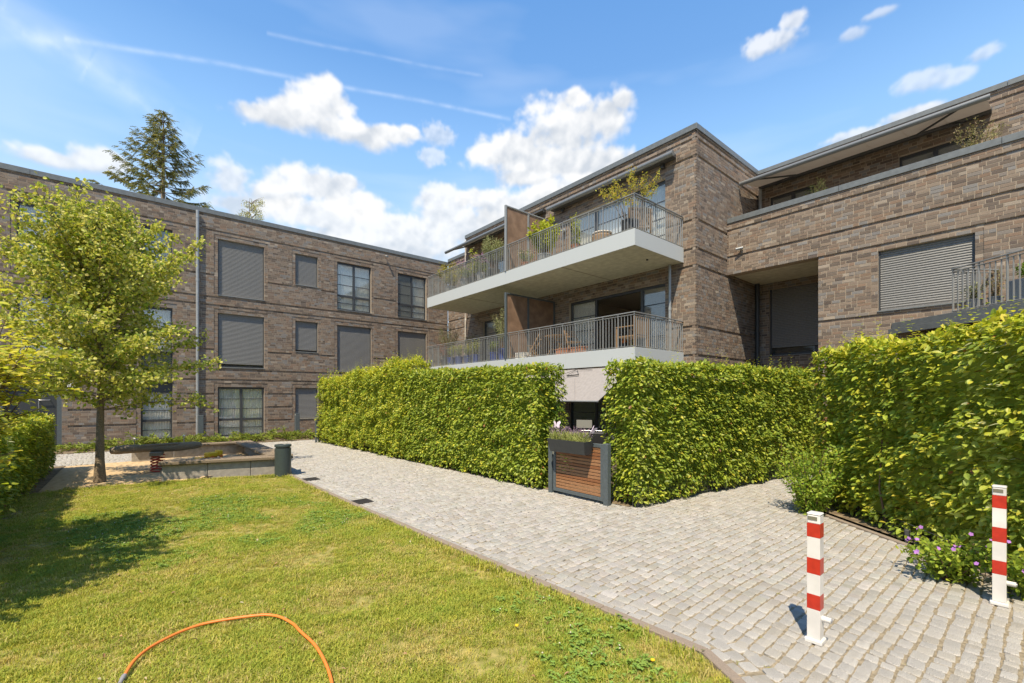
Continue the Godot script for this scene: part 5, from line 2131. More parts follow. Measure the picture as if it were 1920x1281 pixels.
func make_gate() -> void:
	var g := slatted_gate("low wooden slat gate in a grey frame with a planter hung on it", Vector3(5.47, 0, -5.47), Vector3(5.45, 0, -4.27), 0.93, 0.085, "slatted garden gates")
	var lock := MB.new()
	lock.bevel(Vector3(-0.045, 0.66, 0.06), Vector3(-0.026, 0.8, 0.1), 0.003)
	lock.tube([Vector3(-0.04, 0.76, 0.08), Vector3(-0.09, 0.76, 0.08), Vector3(-0.09, 0.765, 0.19)], [0.008, 0.008, 0.008], 8)
	obj("handle", lock, "steel", g)
	slatted_gate("wooden gate half hidden at the far end of the hedge row", Vector3(4.90, 0, -16.72), Vector3(5.75, 0, -16.60), 0.95, 0.07, "slatted garden gates")
	slatted_gate("reddish slat gate glimpsed in the gap between the near hedges", Vector3(11.75, 0, -3.35), Vector3(11.75, 0, -2.25), 1.45, 0.08, "slatted garden gates")
	wire_fence("dark wire fence at the foot of the hedge right of the gate", Vector3(5.62, 0, -3.93), Vector3(11.45, 0, -3.23), [0.1, 2.36, 4.6], 0.3, 0.55)
	wire_fence("dark wire fence under the tallest hedge behind the bollards", Vector3(8.05, 0, -2.09), Vector3(5.2, 0, 0.22), [0.5, 1.7, 3.2], 0.14, 0.13)
	# planter box on the gate with lavender
	var p := thing("planter_box", "dark grey planter box of lavender hanging on the wooden gate", "planter", Vector3(5.41, 0.745, -5.30))
	var mb := MB.new()
	var L := 0.80
	var A := [Vector3(-0.17, 0, 0.03), Vector3(-0.02, 0, 0.03), Vector3(-0.02, 0, L - 0.03), Vector3(-0.17, 0, L - 0.03)]
	var B := [Vector3(-0.22, 0.205, 0), Vector3(0.0, 0.205, 0), Vector3(0.0, 0.205, L), Vector3(-0.22, 0.205, L)]
	var C := [Vector3(-0.205, 0.205, 0.015), Vector3(-0.015, 0.205, 0.015), Vector3(-0.015, 0.205, L - 0.015), Vector3(-0.205, 0.205, L - 0.015)]
	var mid := Vector3(-0.1, 0.1, L / 2)
	for i in 4:
		var j := (i + 1) % 4
		mb.quado(A[i], A[j], B[j], B[i], (A[i] + B[j]) * 0.5 - mid)
		mb.quado(B[i], B[j], C[j], C[i], Vector3.UP)
		mb.quado(C[i], C[j], C[j] - Vector3.UP * 0.05, C[i] - Vector3.UP * 0.05, mid - (C[i] + C[j]) * 0.5)
	mb.quado(A[0], A[1], A[2], A[3], Vector3.DOWN)
	obj("box", mb, "anthracite", p)
	mb = MB.new()
	mb.quado(C[0] - Vector3.UP * 0.03, C[1] - Vector3.UP * 0.03, C[2] - Vector3.UP * 0.03, C[3] - Vector3.UP * 0.03, Vector3.UP)
	obj("earth", mb, "soil", p)
	for i in 4:
		var c := Vector3(-0.11 + rng.randf_range(-0.02, 0.02), 0.17, 0.11 + i * 0.19)
		var k := Copies.new()
		var f := Copies.new()
		for s in 170:
			var q := c + Vector3(rng.randfn() * 0.03, 0, rng.randfn() * 0.035)
			var dir := Vector3(rng.randfn() * 0.32, 1, rng.randfn() * 0.36).normalized()
			var h := rng.randf_range(0.09, 0.2)
			for m in 4:
				k.leaf(q + dir * h * (m / 4.0), dir + rand_dir() * 0.45, rand_dir(), 0.045, 0.009, spread(Color(0.36, 0.40, 0.13), 0.25))
			if s % 4 == 0:
				for m in 5:
					f.leaf(q + dir * (h + 0.012 * m + 0.02), rand_dir() + Vector3.UP, rand_dir(), 0.014, 0.01, spread(Color(0.34, 0.24, 0.34), 0.3))
		var pl := sub("lavender", p)
		copies_node("foliage", k, leaf_mesh(0.1, 0.05), M["leaf_matt"], pl).set_meta("kind", "stuff")
		copies_node("flower_spikes", f, leaf_mesh(0.2, 0.05), M["petal"], pl).set_meta("kind", "stuff")
	# butterfly stakes
	for q in [[Vector3(5.31, 0.9, -5.15), Vector3(0.0, 0.27, -0.05), 0.0, "pale lilac butterfly ornament facing out beside the far end of the planter"], [Vector3(5.31, 0.9, -4.62), Vector3(0.02, 0.22, 0.16), 1.1, "pale lilac butterfly ornament tilted edge-on at the near end of the planter"]]:
		var st := thing("butterfly_stake", q[3], "ornament", q[0], 0.0, "butterfly ornaments in the planter")
		mb = MB.new()
		mb.tube([Vector3.ZERO, q[1]], [0.003, 0.003], 6)
		obj("stake", mb, "grey_pot", st)
		for s in [-1, 1]:
			mb = MB.new()
			var bt := Transform3D(Basis(Vector3.UP, -PI / 2 + 0.3) * Basis(Vector3.FORWARD, q[2] * 0.5) * Basis(Vector3.UP, s * 0.5 + q[2] * s * 0.5), q[1])
			var wing := [Vector2(0.0, 0.0), Vector2(0.015, 0.05), Vector2(0.06, 0.075), Vector2(0.075, 0.045), Vector2(0.05, 0.005), Vector2(0.058, -0.03), Vector2(0.03, -0.045), Vector2(0.0, -0.015)]
			for i in range(1, wing.size() - 1):
				for z in [-0.002, 0.002]:
					mb.trio(bt * Vector3(wing[0].x * s, wing[0].y, z), bt * Vector3(wing[i].x * s, wing[i].y, z), bt * Vector3(wing[i + 1].x * s, wing[i + 1].y, z), bt.basis.z * z)
			obj("wing", mb, "butterfly", st)


func make_garden() -> void:
	var mb := MB.new()
	# gas barbecue
	var g := thing("barbecue", "black barbecue with a slanted grey lid behind the wooden gate", "barbecue", Vector3(6.5, 0, -5.5), -1.0)
	mb = MB.new()
	mb.bevel(Vector3(-0.30, 0.12, -0.24), Vector3(0.34, 0.99, 0.24), 0.02)
	obj("cabinet", mb, "black", g)
	mb = MB.new()
	for s in [-1, 1]:
		mb.bevel(Vector3(s * 0.5 - 0.2, 0.86, -0.22), Vector3(s * 0.5 + 0.2, 0.9, 0.22), 0.01)
	obj("side_shelf", mb, "charcoal", g)
	mb = MB.new()
	var pr := [Vector2(-0.19, 1.05), Vector2(-0.19, 1.07), Vector2(-0.06, 1.2), Vector2(-0.04, 1.2), Vector2(-0.04, 1.07), Vector2(-0.04, 1.05)]
	for i in pr.size() - 1:
		mb.quado(Vector3(-0.25, pr[i].y, pr[i].x), Vector3(0.04, pr[i].y, pr[i].x), Vector3(0.04, pr[i + 1].y, pr[i + 1].x), Vector3(-0.25, pr[i + 1].y, pr[i + 1].x), Vector3(0, (pr[i].y + pr[i + 1].y) / 2 - 1.1, (pr[i].x + pr[i + 1].x) / 2 + 0.1))
	for x in [-0.25, 0.04]:
		for i in range(1, pr.size() - 1):
			mb.trio(Vector3(x, pr[0].y, pr[0].x), Vector3(x, pr[i].y, pr[i].x), Vector3(x, pr[i + 1].y, pr[i + 1].x), Vector3(x + 0.1, 0, 0))
	obj("lid", mb, "grill_lid", g)
	mb = MB.new()
	mb.tube([Vector3(-0.2, 0.98, -0.29), Vector3(0.2, 0.98, -0.29)], [0.012, 0.012], 8)
	obj("handle", mb, "steel", g)
	for x in [-0.22, 0.22]:
		mb = MB.new()
		mb.tube([Vector3(x - 0.02, 0.07, 0.18), Vector3(x + 0.02, 0.07, 0.18)], [0.07, 0.07], 14)
		obj("wheel", mb, "charcoal", g)
	shrub("garden_shrub", "large-leaved green shrub behind the planter on the gate", "shrub", Vector3(5.98, 0, -5.72), 1.5, 0.3, 130, 0.13, 0.055, [Color(0.10, 0.19, 0.03), Color(0.16, 0.26, 0.04)], 7, "")
	# garden paving behind the hedges
	mb = MB.new()
	mb.box(Vector3(6.6, -0.06, -16.8), Vector3(XB - 0.34, 0.02, -4.6))
	structure("garden_terrace", mb, "deck")


# A shrub: stems from the ground, leaves gathered on their upper parts.
func shrub(called: String, label: String, cat: String, at: Vector3, tall: float, wide: float, leaves: int, long: float, broad: float, cols: Array, stems: int, group: String, parent: Node3D = null, lift := 0.0, mat := "leaf", bare := 0.3) -> Node3D:
	leaves = int(leaves * 1.7)
	var o := parent
	if o == null:
		o = thing(called, label, cat, at, 0.0, group)
	var wood := MB.new()
	var k := Copies.new()
	for i in stems:
		var a := i * 2.4 + rng.randf()
		var r := wide * sqrt((i + 0.5) / stems)
		var top := Vector3(cos(a) * r, lift + (tall - lift) * rng.randf_range(0.55, 1.05) * (1.0 - 0.22 * pow(r / wide, 2)), sin(a) * r)
		var b := Vector3(cos(a) * r * 0.2, lift, sin(a) * r * 0.2)
		var pts := [b, b.lerp(top, 0.5) - Vector3(cos(a), 0, sin(a)) * r * 0.12, top]
		wood.tube(pts, [0.008 + tall * 0.004, 0.006, 0.002], 5, false)
		for j in leaves / stems:
			var t := rng.randf_range(bare, 1.0)
			var p := along_pts(pts, t) + rand_dir() * rng.randf_range(0.02, 0.05 + wide * 0.14)
			k.leaf(p, Vector3(cos(a) * 0.4, 0.3, sin(a) * 0.4) + rand_dir(), Vector3.UP * 0.8 + rand_dir() * 0.8, long * rng.randf_range(0.7, 1.25), broad * rng.randf_range(0.7, 1.25), spread(cols[rng.randi_range(0, cols.size() - 1)], 0.2))
	obj("stems", wood, "twig", o)
	copies_node("foliage", k, hedge_leaf, M[mat], o).set_meta("kind", "stuff")
	return o


func pot_on(o: Node3D, r: float, h: float, mat: String, square := false) -> void:
	var mb := MB.new()
	if square:
		mb.bevel(Vector3(-r, 0, -r), Vector3(r, h, r), 0.01)
	else:
		mb.lathe(Vector3.ZERO, [Vector2(0.0, 0.0), Vector2(r * 0.72, 0.0), Vector2(r * 0.95, h * 0.9), Vector2(r, h * 0.9), Vector2(r, h), Vector2(r * 0.88, h), Vector2(r * 0.85, h * 0.9), Vector2(0.0, h * 0.9)], 18)
	obj("pot", mb, mat, o)


func potted(called: String, label: String, at: Vector3, pot: Array, tall: float, wide: float, leaves: int, long: float, broad: float, cols: Array, stems: int, flowers := 0, petal := Color.WHITE, group := "potted plants on the balconies", mat := "leaf", bare := 0.3) -> Node3D:
	var o := thing(called, label, "potted plant", at, 0.0, group)
	pot_on(o, pot[0], pot[1], pot[2], pot.size() > 3)
	shrub("", "", "", at, pot[1] + tall, wide, leaves, long, broad, cols, stems, "", o, pot[1] * 0.9, mat, bare)
	if flowers > 0:
		var k := Copies.new()
		for i in flowers:
			var a := rng.randf() * TAU
			var r := wide * sqrt(rng.randf()) * 1.05
			var p := Vector3(cos(a) * r, pot[1] + tall * rng.randf_range(0.55, 1.05), sin(a) * r)
			for m in 5:
				k.leaf(p, Vector3(cos(m * 1.256), 0.25, sin(m * 1.256)), Vector3.UP + rand_dir() * 0.3, 0.036, 0.036, spread(petal, 0.12))
		copies_node("blossoms", k, hedge_leaf, M["petal"], o).set_meta("kind", "stuff")
	return o


# ---------------------------------------------------------------- play area

func make_playground() -> void:
	var FL := Vector3(0.36, 0, -10.95)
	var FR := Vector3(2.52, 0, -10.37)
	var BR := Vector3(2.47, 0, -14.75)
	var BL := Vector3(-0.1, 0, -14.92)
	var o := thing("sandbox", "concrete-sided sandbox with broad weathered timber seats on top", "sandbox", Vector3.ZERO)
	for q in [[FL, FR, 3, 0.40, 0.06], [FR, BR, 4, 0.42, 0.06], [BR, BL, 3, 0.30, 0.05]]:
		var d: Vector3 = q[1] - q[0]
		var l := d.length()
		var x := d / l
		var inward := x.cross(Vector3.UP)
		if inward.dot(Vector3(1.2, 0, -12.6) - q[0]) < 0.0:
			inward = -inward
		var t := Transform3D(Basis(x, Vector3.UP, x.cross(Vector3.UP)), q[0])
		var s := 1.0 if x.cross(Vector3.UP).dot(inward) > 0.0 else -1.0
		var n: int = q[2]
		for i in n:
			var mb := MB.new()
			mb.bevel(Vector3(l * i / n + 0.003, -0.2, minf(0.02 * s, 0.14 * s)), Vector3(l * (i + 1) / n - 0.003, 0.31, maxf(0.02 * s, 0.14 * s)), 0.008, t)
			obj("concrete_panel", mb, "concrete", o)
		var deep: float = q[3]
		for j in 2:
			var mb := MB.new()
			var za := (-0.05 + deep * j / 2.0) * s
			var zb := (-0.05 + deep * (j + 1) / 2.0 - 0.006) * s
			mb.bevel(Vector3(-0.04 if q[0] == FL else 0.0, 0.318, minf(za, zb)), Vector3(l + (0.04 if q[0] != BR else 0.0), 0.318 + q[4], maxf(za, zb)), 0.008, t)
			obj("seat_board", mb, "bench_wood", o)
	# seesaw: a log on two red springs
	var sw := thing("spring_seesaw", "weathered log seesaw on red coil springs beside the sandbox", "seesaw", Vector3(0.36, 0, -12.74))
	var ax := Vector3(1.34, 0.07, 0.6).normalized()
	var mb := MB.new()
	var pts := []
	var rad := []
	for i in 15:
		var t := i / 14.0
		pts.append(Vector3(0, 0.5, 0) + ax * lerpf(-0.86, 0.84, t) + Vector3(0, 0.012 * sin(t * 7.0), 0.01 * sin(t * 5.0)))
		rad.append(0.088 + 0.008 * sin(t * 11.0) - (0.03 if i == 14 else 0.0) - (0.012 if i == 0 else 0.0))
	mb.tube(pts, rad, 12)
	obj("log", mb, "log_wood", sw)
	mb = MB.new()      # flat seat cut along the log
	var st := Transform3D(Basis(ax, Vector3.UP, ax.cross(Vector3.UP)).orthonormalized(), Vector3(0, 0.565, 0))
	mb.bevel(Vector3(-0.30, -0.02, -0.085), Vector3(0.42, 0.02, 0.085), 0.012, st)
	obj("seat_plank", mb, "log_wood", sw)
	mb = MB.new()
	var across := Vector3(-0.25, 0, 1).normalized()
	bar(mb, Vector3(0.02, 0.385, 0) - across * 0.34 + ax * -0.1, Vector3(0.02, 0.385, 0) + across * 0.34 + ax * 0.02, 0.22, 0.07)
	obj("cross_beam", mb, "log_wood", sw)
	for q in [across * 0.22, across * -0.2]:
		mb = MB.new()
		var c := []
		var cr := []
		for i in 66:
			var t := i / 65.0
			var a := t * TAU * 5.5
			c.append(Vector3(q.x, 0, q.z) + Vector3(cos(a) * 0.078, lerpf(0.0, 0.35, t), sin(a) * 0.078))
			cr.append(0.014)
		mb.tube(c, cr, 7)
		obj("spring", mb, "spring_red", sw)
	for e in [-0.44, 0.5]:
		var h := sub("handle", sw)
		mb = MB.new()
		var b: Vector3 = Vector3(0, 0.56, 0) + ax * e
		mb.tube([b, b + Vector3.UP * 0.15], [0.014, 0.012], 8)
		obj("bar", mb, "steel", h)
		mb = MB.new()
		mb.lathe(b + Vector3.UP * 0.145, [Vector2(0.0, 0.0), Vector2(0.022, 0.012), Vector2(0.026, 0.028), Vector2(0.018, 0.045), Vector2(0.0, 0.05)], 12)
		obj("knob", mb, "sign_face", h)
	# stick lying on the sand
	var stick := thing("stick", "thin stick lying on the sand by the springs", "stick", Vector3(-0.2, 0.0, -12.35))
	mb = MB.new()
	mb.tube([Vector3(0, 0.012, 0), Vector3(0.25, 0.02, 0.05), Vector3(0.5, 0.016, 0.14)], [0.006, 0.008, 0.005], 6)
	obj("wood", mb, "log_wood", stick)
	# yellow toy digger in the sandbox
	var toy := thing("toy_truck", "yellow plastic toy truck in the sandbox", "toy", Vector3(1.52, 0.055, -13.7), 0.6)
	mb = MB.new()
	mb.bevel(Vector3(-0.22, 0.05, -0.09), Vector3(0.04, 0.17, 0.09), 0.02)
	obj("tipper", mb, "toy_yellow", toy)
	mb = MB.new()
	mb.bevel(Vector3(0.06, 0.05, -0.08), Vector3(0.2, 0.20, 0.08), 0.025)
	obj("cab", mb, "toy_yellow", toy)
	for q in [[-0.13, -0.09], [-0.13, 0.09], [0.12, -0.09], [0.12, 0.09]]:
		mb = MB.new()
		mb.tube([Vector3(q[0], 0.045, q[1] - 0.015), Vector3(q[0], 0.045, q[1] + 0.015)], [0.045, 0.045], 12)
		obj("wheel", mb, "hose", toy)
	var pile := thing("sand_toy", "flat yellow sand sieve lying beside the toy truck", "toy", Vector3(1.22, 0.05, -13.72), 0.3)
	mb = MB.new()
	mb.lathe(Vector3.ZERO, [Vector2(0.0, 0.0), Vector2(0.11, 0.0), Vector2(0.13, 0.045), Vector2(0.12, 0.045), Vector2(0.10, 0.01), Vector2(0.0, 0.01)], 18)
	obj("bowl", mb, "toy_yellow", pile)
	mb = MB.new()
	bar(mb, Vector3(0.12, 0.035, 0), Vector3(0.28, 0.03, 0.02), 0.03, 0.015)
	obj("handle", mb, "toy_yellow", pile)


# ---------------------------------------------------------------- street furniture

func make_street_things() -> void:
	for q in [[Vector3(3.50, 0, -1.0), 1.0, "red and white striped post standing alone on the cobbles nearest the lawn"], [Vector3(5.24, 0, -0.24), 1.085, "red and white striped post standing beside the purple cranesbill flowers"]]:
		var s: float = q[1]
		var b := thing("bollard", q[2], "bollard", q[0], 0.0, "striped folding bollards")
		var w := 0.038
		var cuts := [0.03, 0.227, 0.325, 0.462, 0.567, 0.707, 0.798, 0.855]
		for i in cuts.size() - 1:
			var mb := MB.new()
			var red := i % 2 == 1
			var g := 0.0006 if red else 0.0
			mb.bevel(Vector3(-w - g, cuts[i] * s, -w - g), Vector3(w + g, cuts[i + 1] * s, w + g), 0.005 if i == cuts.size() - 2 else 0.0012)
			obj("red_band" if red else "white_band", mb, "red_paint" if red else "white_paint", b)
		var mb := MB.new()
		mb.bevel(Vector3(-w - 0.002, 0.855 * s, -w - 0.002), Vector3(w + 0.002, 0.868 * s, w + 0.002), 0.005)
		obj("cap", mb, "white_paint", b)
		mb = MB.new()
		mb.box(Vector3(-w - 0.003, 0.822 * s, -w + 0.006), Vector3(-w, 0.846 * s, w - 0.016))
		obj("reflector", mb, "reflector", b)
		mb = MB.new()
		mb.bevel(Vector3(-0.052, 0.0, -0.052), Vector3(0.052, 0.03, 0.052), 0.006)
		obj("foot_plate", mb, "white_paint", b)
		mb = MB.new()
		mb.tube([Vector3(0.01, 0.165 * s, w), Vector3(0.01, 0.165 * s, w + 0.05)], [0.019, 0.019], 14)
		obj("lock_barrel", mb, "white_paint", b)
		mb = MB.new()
		mb.tube([Vector3(0.01, 0.165 * s, w + 0.051), Vector3(0.01, 0.165 * s, w + 0.056)], [0.012, 0.012], 10)
		obj("lock_face", mb, "steel", b)
	# litter bin at the sandbox corner
	var bin := thing("litter_bin", "dark grey-green cylindrical litter bin at the sandbox corner", "litter bin", Vector3(2.32, 0, -10.16), 0.4)
	var mb := MB.new()
	mb.lathe(Vector3.ZERO, [Vector2(0.0, 0.0), Vector2(0.152, 0.0), Vector2(0.155, 0.01), Vector2(0.155, 0.575), Vector2(0.14, 0.58)], 28)
	obj("body", mb, "bin_green", bin)
	mb = MB.new()
	mb.lathe(Vector3.ZERO, [Vector2(0.135, 0.55), Vector2(0.135, 0.602)], 28)
	obj("liner", mb, "black", bin)
	mb = MB.new()
	mb.lathe(Vector3.ZERO, [Vector2(0.152, 0.603), Vector2(0.158, 0.605), Vector2(0.158, 0.645), Vector2(0.15, 0.652), Vector2(0.11, 0.652), Vector2(0.10, 0.64), Vector2(0.10, 0.6)], 28)
	obj("rim", mb, "bin_green", bin)
	# pillar lights by the far wall
	for q in [[1.84, -20.45, "grey pillar light beside the downpipe of the far block"], [5.22, -20.45, "grey pillar light in front of the small shuttered ground floor window"]]:
		var p := thing("pillar_light", q[2], "garden light", Vector3(q[0], 0, q[1]), 0.0, "pillar lights by the far wall")
		mb = MB.new()
		mb.bevel(Vector3(-0.085, 0, -0.085), Vector3(0.085, 0.84, 0.085), 0.006)
		obj("post", mb, "gate_frame", p)
		mb = MB.new()
		for z in [-1, 1]:
			mb.box(Vector3(-0.085, 0.84, z * 0.075 - 0.008), Vector3(0.085, 0.90, z * 0.075 + 0.008))
		mb.bevel(Vector3(-0.085, 0.90, -0.085), Vector3(0.085, 0.93, 0.085), 0.005)
		obj("head", mb, "gate_frame", p)
		mb = MB.new()
		mb.box(Vector3(-0.07, 0.842, -0.06), Vector3(0.07, 0.898, 0.06))
		obj("lens", mb, "sign_face", p)
	# garden hose on the lawn
	var h := thing("garden_hose", "orange garden hose looped on the lawn in front", "hose", Vector3.ZERO)
	var way := [Vector2(-0.058, -3.414), Vector2(-0.004, -3.586), Vector2(0.117, -3.756), Vector2(0.359, -3.85), Vector2(0.671, -3.728), Vector2(0.785, -3.64), Vector2(0.85, -3.46), Vector2(0.858, -3.30), Vector2(0.885, -3.03), Vector2(0.868, -2.72), Vector2(0.80, -2.45), Vector2(0.66, -2.2)]
	var c := Curve3D.new()
	for i in way.size():
		var a: Vector2 = way[maxi(i - 1, 0)]
		var b: Vector2 = way[mini(i + 1, way.size() - 1)]
		var tn := Vector3(b.x - a.x, 0, b.y - a.y) / 6.0
		c.add_point(Vector3(way[i].x, 0.034 + 0.006 * sin(i * 1.9), way[i].y), -tn, tn)
	c.bake_interval = 0.03
	var pts := []
	var rad := []
	for p in c.get_baked_points():
		pts.append(p)
		rad.append(0.0095)
	mb = MB.new()
	mb.tube(pts, rad, 10)
	obj("tube", mb, "hose", h)
	mb = MB.new()
	var dd: Vector3 = (pts[0] - pts[3]).normalized()
	mb.tube([pts[0] - dd * 0.01, pts[0] + dd * 0.03, pts[0] + dd * 0.032, pts[0] + dd * 0.07], [0.014, 0.014, 0.011, 0.011], 10)
	obj("coupling", mb, "hose_grey", h)


# ---------------------------------------------------------------- things on the balconies

func make_balcony_things() -> void:
	var U := 5.828
	var L := 2.878
	var YG := [Color(0.42, 0.45, 0.05), Color(0.32, 0.38, 0.045), Color(0.48, 0.48, 0.08)]
	var OL := [Color(0.33, 0.36, 0.17), Color(0.42, 0.44, 0.24), Color(0.25, 0.28, 0.12)]
	var GR := [Color(0.16, 0.25, 0.04), Color(0.25, 0.33, 0.05), Color(0.33, 0.39, 0.07)]
	# upper balcony, far half
	potted("potted_shrub", "broad yellowish shrub at the far end of the upper balcony", Vector3(9.98, U, -15.85), [0.24, 0.34, "grey_pot"], 1.08, 0.62, 1500, 0.06, 0.028, [Color(0.40, 0.37, 0.05), Color(0.30, 0.31, 0.05), Color(0.46, 0.39, 0.08)], 20)
	potted("potted_flowers", "purple flowers spilling over the upper railing", Vector3(9.92, U, -14.75), [0.2, 0.42, "grey_pot"], 0.68, 0.4, 460, 0.05, 0.024, GR, 12, 110, Color(0.50, 0.32, 0.66))
	potted("potted_flowers", "white-flowered bright green plant between purple flowers on the upper balcony", Vector3(10.0, U, -14.25), [0.2, 0.4, "dark_pot"], 1.15, 0.22, 460, 0.06, 0.034, YG, 8, 9, Color(0.8, 0.8, 0.74))
	potted("potted_flowers", "purple flowers nearest the olive bush on the upper balcony", Vector3(9.92, U, -13.62), [0.2, 0.42, "grey_pot"], 0.68, 0.4, 420, 0.05, 0.024, GR, 12, 120, Color(0.54, 0.34, 0.68))
	potted("potted_olive", "rounded silvery olive bush on the upper balcony beside the screen", Vector3(10.0, U, -12.98), [0.22, 0.45, "dark_pot"], 1.25, 0.46, 2300, 0.06, 0.017, OL, 26, 0, Color.WHITE, "potted plants on the balconies", "leaf_matt", 0.45)
	# upper balcony, near half
	potted("potted_flowers", "low white and pink flowers at the foot of the upper screen", Vector3(9.85, U, -11.05), [0.16, 0.22, "terracotta"], 0.42, 0.3, 300, 0.04, 0.02, GR, 10, 34, Color(0.75, 0.66, 0.6))
	potted("potted_shrub", "tall lime-green shrub on the upper balcony just right of the screen", Vector3(9.95, U, -10.28), [0.24, 0.32, "grey_pot"], 1.22, 0.52, 1500, 0.085, 0.052, [Color(0.46, 0.49, 0.04), Color(0.38, 0.44, 0.04), Color(0.54, 0.54, 0.06)], 18)
	potted("potted_shrub", "small lime-green plant in terracotta by the upper glass doors", Vector3(10.15, U, -9.1), [0.17, 0.28, "terracotta"], 1.05, 0.2, 330, 0.055, 0.032, YG, 7, 0, Color.WHITE, "potted plants on the balconies", "leaf", 0.55)
	potted("potted_flowers", "green plant in a terracotta pot standing low on the upper balcony", Vector3(9.85, U, -8.85), [0.15, 0.24, "terracotta"], 0.22, 0.15, 120, 0.045, 0.024, GR, 6)
	potted("potted_tree", "little yellow-leaved tree in a dark tub at the upper balcony corner", Vector3(9.95, U, -7.05), [0.24, 0.42, "dark_pot"], 1.32, 0.8, 760, 0.05, 0.03, [Color(0.50, 0.47, 0.07), Color(0.42, 0.42, 0.07), Color(0.5, 0.36, 0.08)], 13, 0, Color.WHITE, "potted plants on the balconies", "leaf", 0.72)
	var tb := thing("rattan_stool", "brown woven drum stool on the upper balcony", "stool", Vector3(10.25, U, -8.2))
	var mb := MB.new()
	mb.lathe(Vector3.ZERO, [Vector2(0.0, 0.0), Vector2(0.26, 0.0), Vector2(0.30, 0.08), Vector2(0.30, 0.38), Vector2(0.26, 0.44), Vector2(0.0, 0.44)], 22)
	obj("drum", mb, "rattan", tb)
	mb = MB.new()
	mb.lathe(Vector3(0, 0.44, 0), [Vector2(0.27, 0.0), Vector2(0.29, 0.03), Vector2(0.27, 0.06), Vector2(0.0, 0.065)], 22)
	obj("cushion", mb, "cushion", tb)
	armchair("wicker_chair", "brown wicker armchair in the upper balcony corner", Vector3(10.55, U, -7.25), -0.6, "rattan")
	# lower balcony, far half
	potted("potted_conifer", "large feathery grey-green shrub at the far end of the lower balcony", Vector3(10.1, L, -16.2), [0.26, 0.4, "dark_pot"], 1.62, 0.55, 2100, 0.055, 0.010, [Color(0.16, 0.18, 0.07), Color(0.22, 0.23, 0.10), Color(0.12, 0.14, 0.05)], 26, 0, Color.WHITE, "potted plants on the balconies", "leaf_matt", 0.15)
	potted("potted_maple", "red-leaved plant against the far lower railing", Vector3(9.88, L, -16.15), [0.2, 0.3, "dark_pot"], 0.75, 0.36, 420, 0.055, 0.018, [Color(0.32, 0.09, 0.05), Color(0.40, 0.14, 0.07)], 10)
	potted("potted_shrub", "small dark green shrub near the far lower doors", Vector3(10.35, L, -14.9), [0.2, 0.36, "dark_pot"], 1.0, 0.3, 600, 0.05, 0.016, [Color(0.10, 0.12, 0.035), Color(0.16, 0.16, 0.05)], 14, 0, Color.WHITE, "potted plants on the balconies", "leaf_matt")
	var names := ["pink-flowered plant in a blue pot, first from the far end of the lower railing", "plant in a blue pot, second from the far end of the lower railing", "pink-flowered plant in a blue pot, third from the far end of the lower railing", "bright green plant in a blue pot, fourth from the far end of the lower railing", "leafy plant in a blue pot nearest the lower screen"]
	var zs := [-15.6, -15.0, -14.4, -13.85, -12.75]
	for i in 5:
		potted("potted_flowers", names[i], Vector3(9.82, L, zs[i]), [0.17, 0.34, "blue_pot"], 0.52 if i != 3 else 0.62, 0.2, 260, 0.05, 0.028, YG if i != 4 else GR, 8, 8 if i in [0, 2] else 0, Color(0.72, 0.42, 0.38))
	potted("potted_olive", "upright silvery olive tree against the lower screen", Vector3(9.98, L, -12.35), [0.24, 0.45, "blue_pot"], 1.55, 0.42, 1300, 0.06, 0.013, OL, 18, 0, Color.WHITE, "potted plants on the balconies", "leaf_matt", 0.3)
	# lower balcony, near half: bistro set, bench, pots
	bistro_table(Vector3(10.45, L, -10.25))
	folding_chair("slatted folding chair beside the lower screen", Vector3(10.2, L, -11.0), 0.5)
	folding_chair("slatted folding chair behind the bistro table", Vector3(11.0, L, -10.5), -1.3)
	folding_chair("slatted folding chair at the near side of the bistro table", Vector3(10.45, L, -9.5), PI - 0.3)
	for q in [[-9.35, "terracotta trough behind the lower railing, farther of two"], [-8.75, "terracotta trough behind the lower railing, nearer of two"]]:
		var t := thing("planter_trough", q[1], "planter", Vector3(9.85, L, q[0]), 0.0, "terracotta troughs on the lower balcony")
		mb = MB.new()
		mb.bevel(Vector3(-0.09, 0, -0.26), Vector3(0.09, 0.17, 0.26), 0.015)
		mb.bevel(Vector3(-0.105, 0.17, -0.275), Vector3(0.105, 0.2, 0.275), 0.01)
		obj("trough", mb, "terracotta", t)
	var wp := thing("white_crate", "white crate of odds and ends at the foot of the lower screen", "crate", Vector3(9.95, L, -11.3))
	mb = MB.new()
	for i in 3:
		for s in [-1, 1]:
			mb.box(Vector3(s * 0.16 - 0.008, 0.02 + i * 0.075, -0.2), Vector3(s * 0.16 + 0.008, 0.08 + i * 0.075, 0.2))
			mb.box(Vector3(-0.15, 0.02 + i * 0.075, s * 0.2 - 0.008), Vector3(0.15, 0.08 + i * 0.075, s * 0.2 + 0.008))
	mb.box(Vector3(-0.15, 0.0, -0.19), Vector3(0.15, 0.015, 0.19))
	obj("crate_slats", mb, "white_paint", wp)
	armchair("garden_armchair", "pale teak slatted armchair in the lower balcony corner", Vector3(10.35, L, -7.25), 0.0, "teak")
	var v := thing("orange_vase", "small orange vase inside the open lower doors", "vase", Vector3(12.4, L, -9.0))
	mb = MB.new()
	mb.lathe(Vector3(0, 0.5, 0), [Vector2(0.0, 0.0), Vector2(0.05, 0.0), Vector2(0.08, 0.08), Vector2(0.03, 0.17), Vector2(0.045, 0.21), Vector2(0.0, 0.2)], 16)
	obj("vase_body", mb, "hose", v)
	mb = MB.new()
	mb.bevel(Vector3(-0.2, 0, -0.2), Vector3(0.2, 0.5, 0.2), 0.01)
	obj("plinth", mb, "charcoal", v)
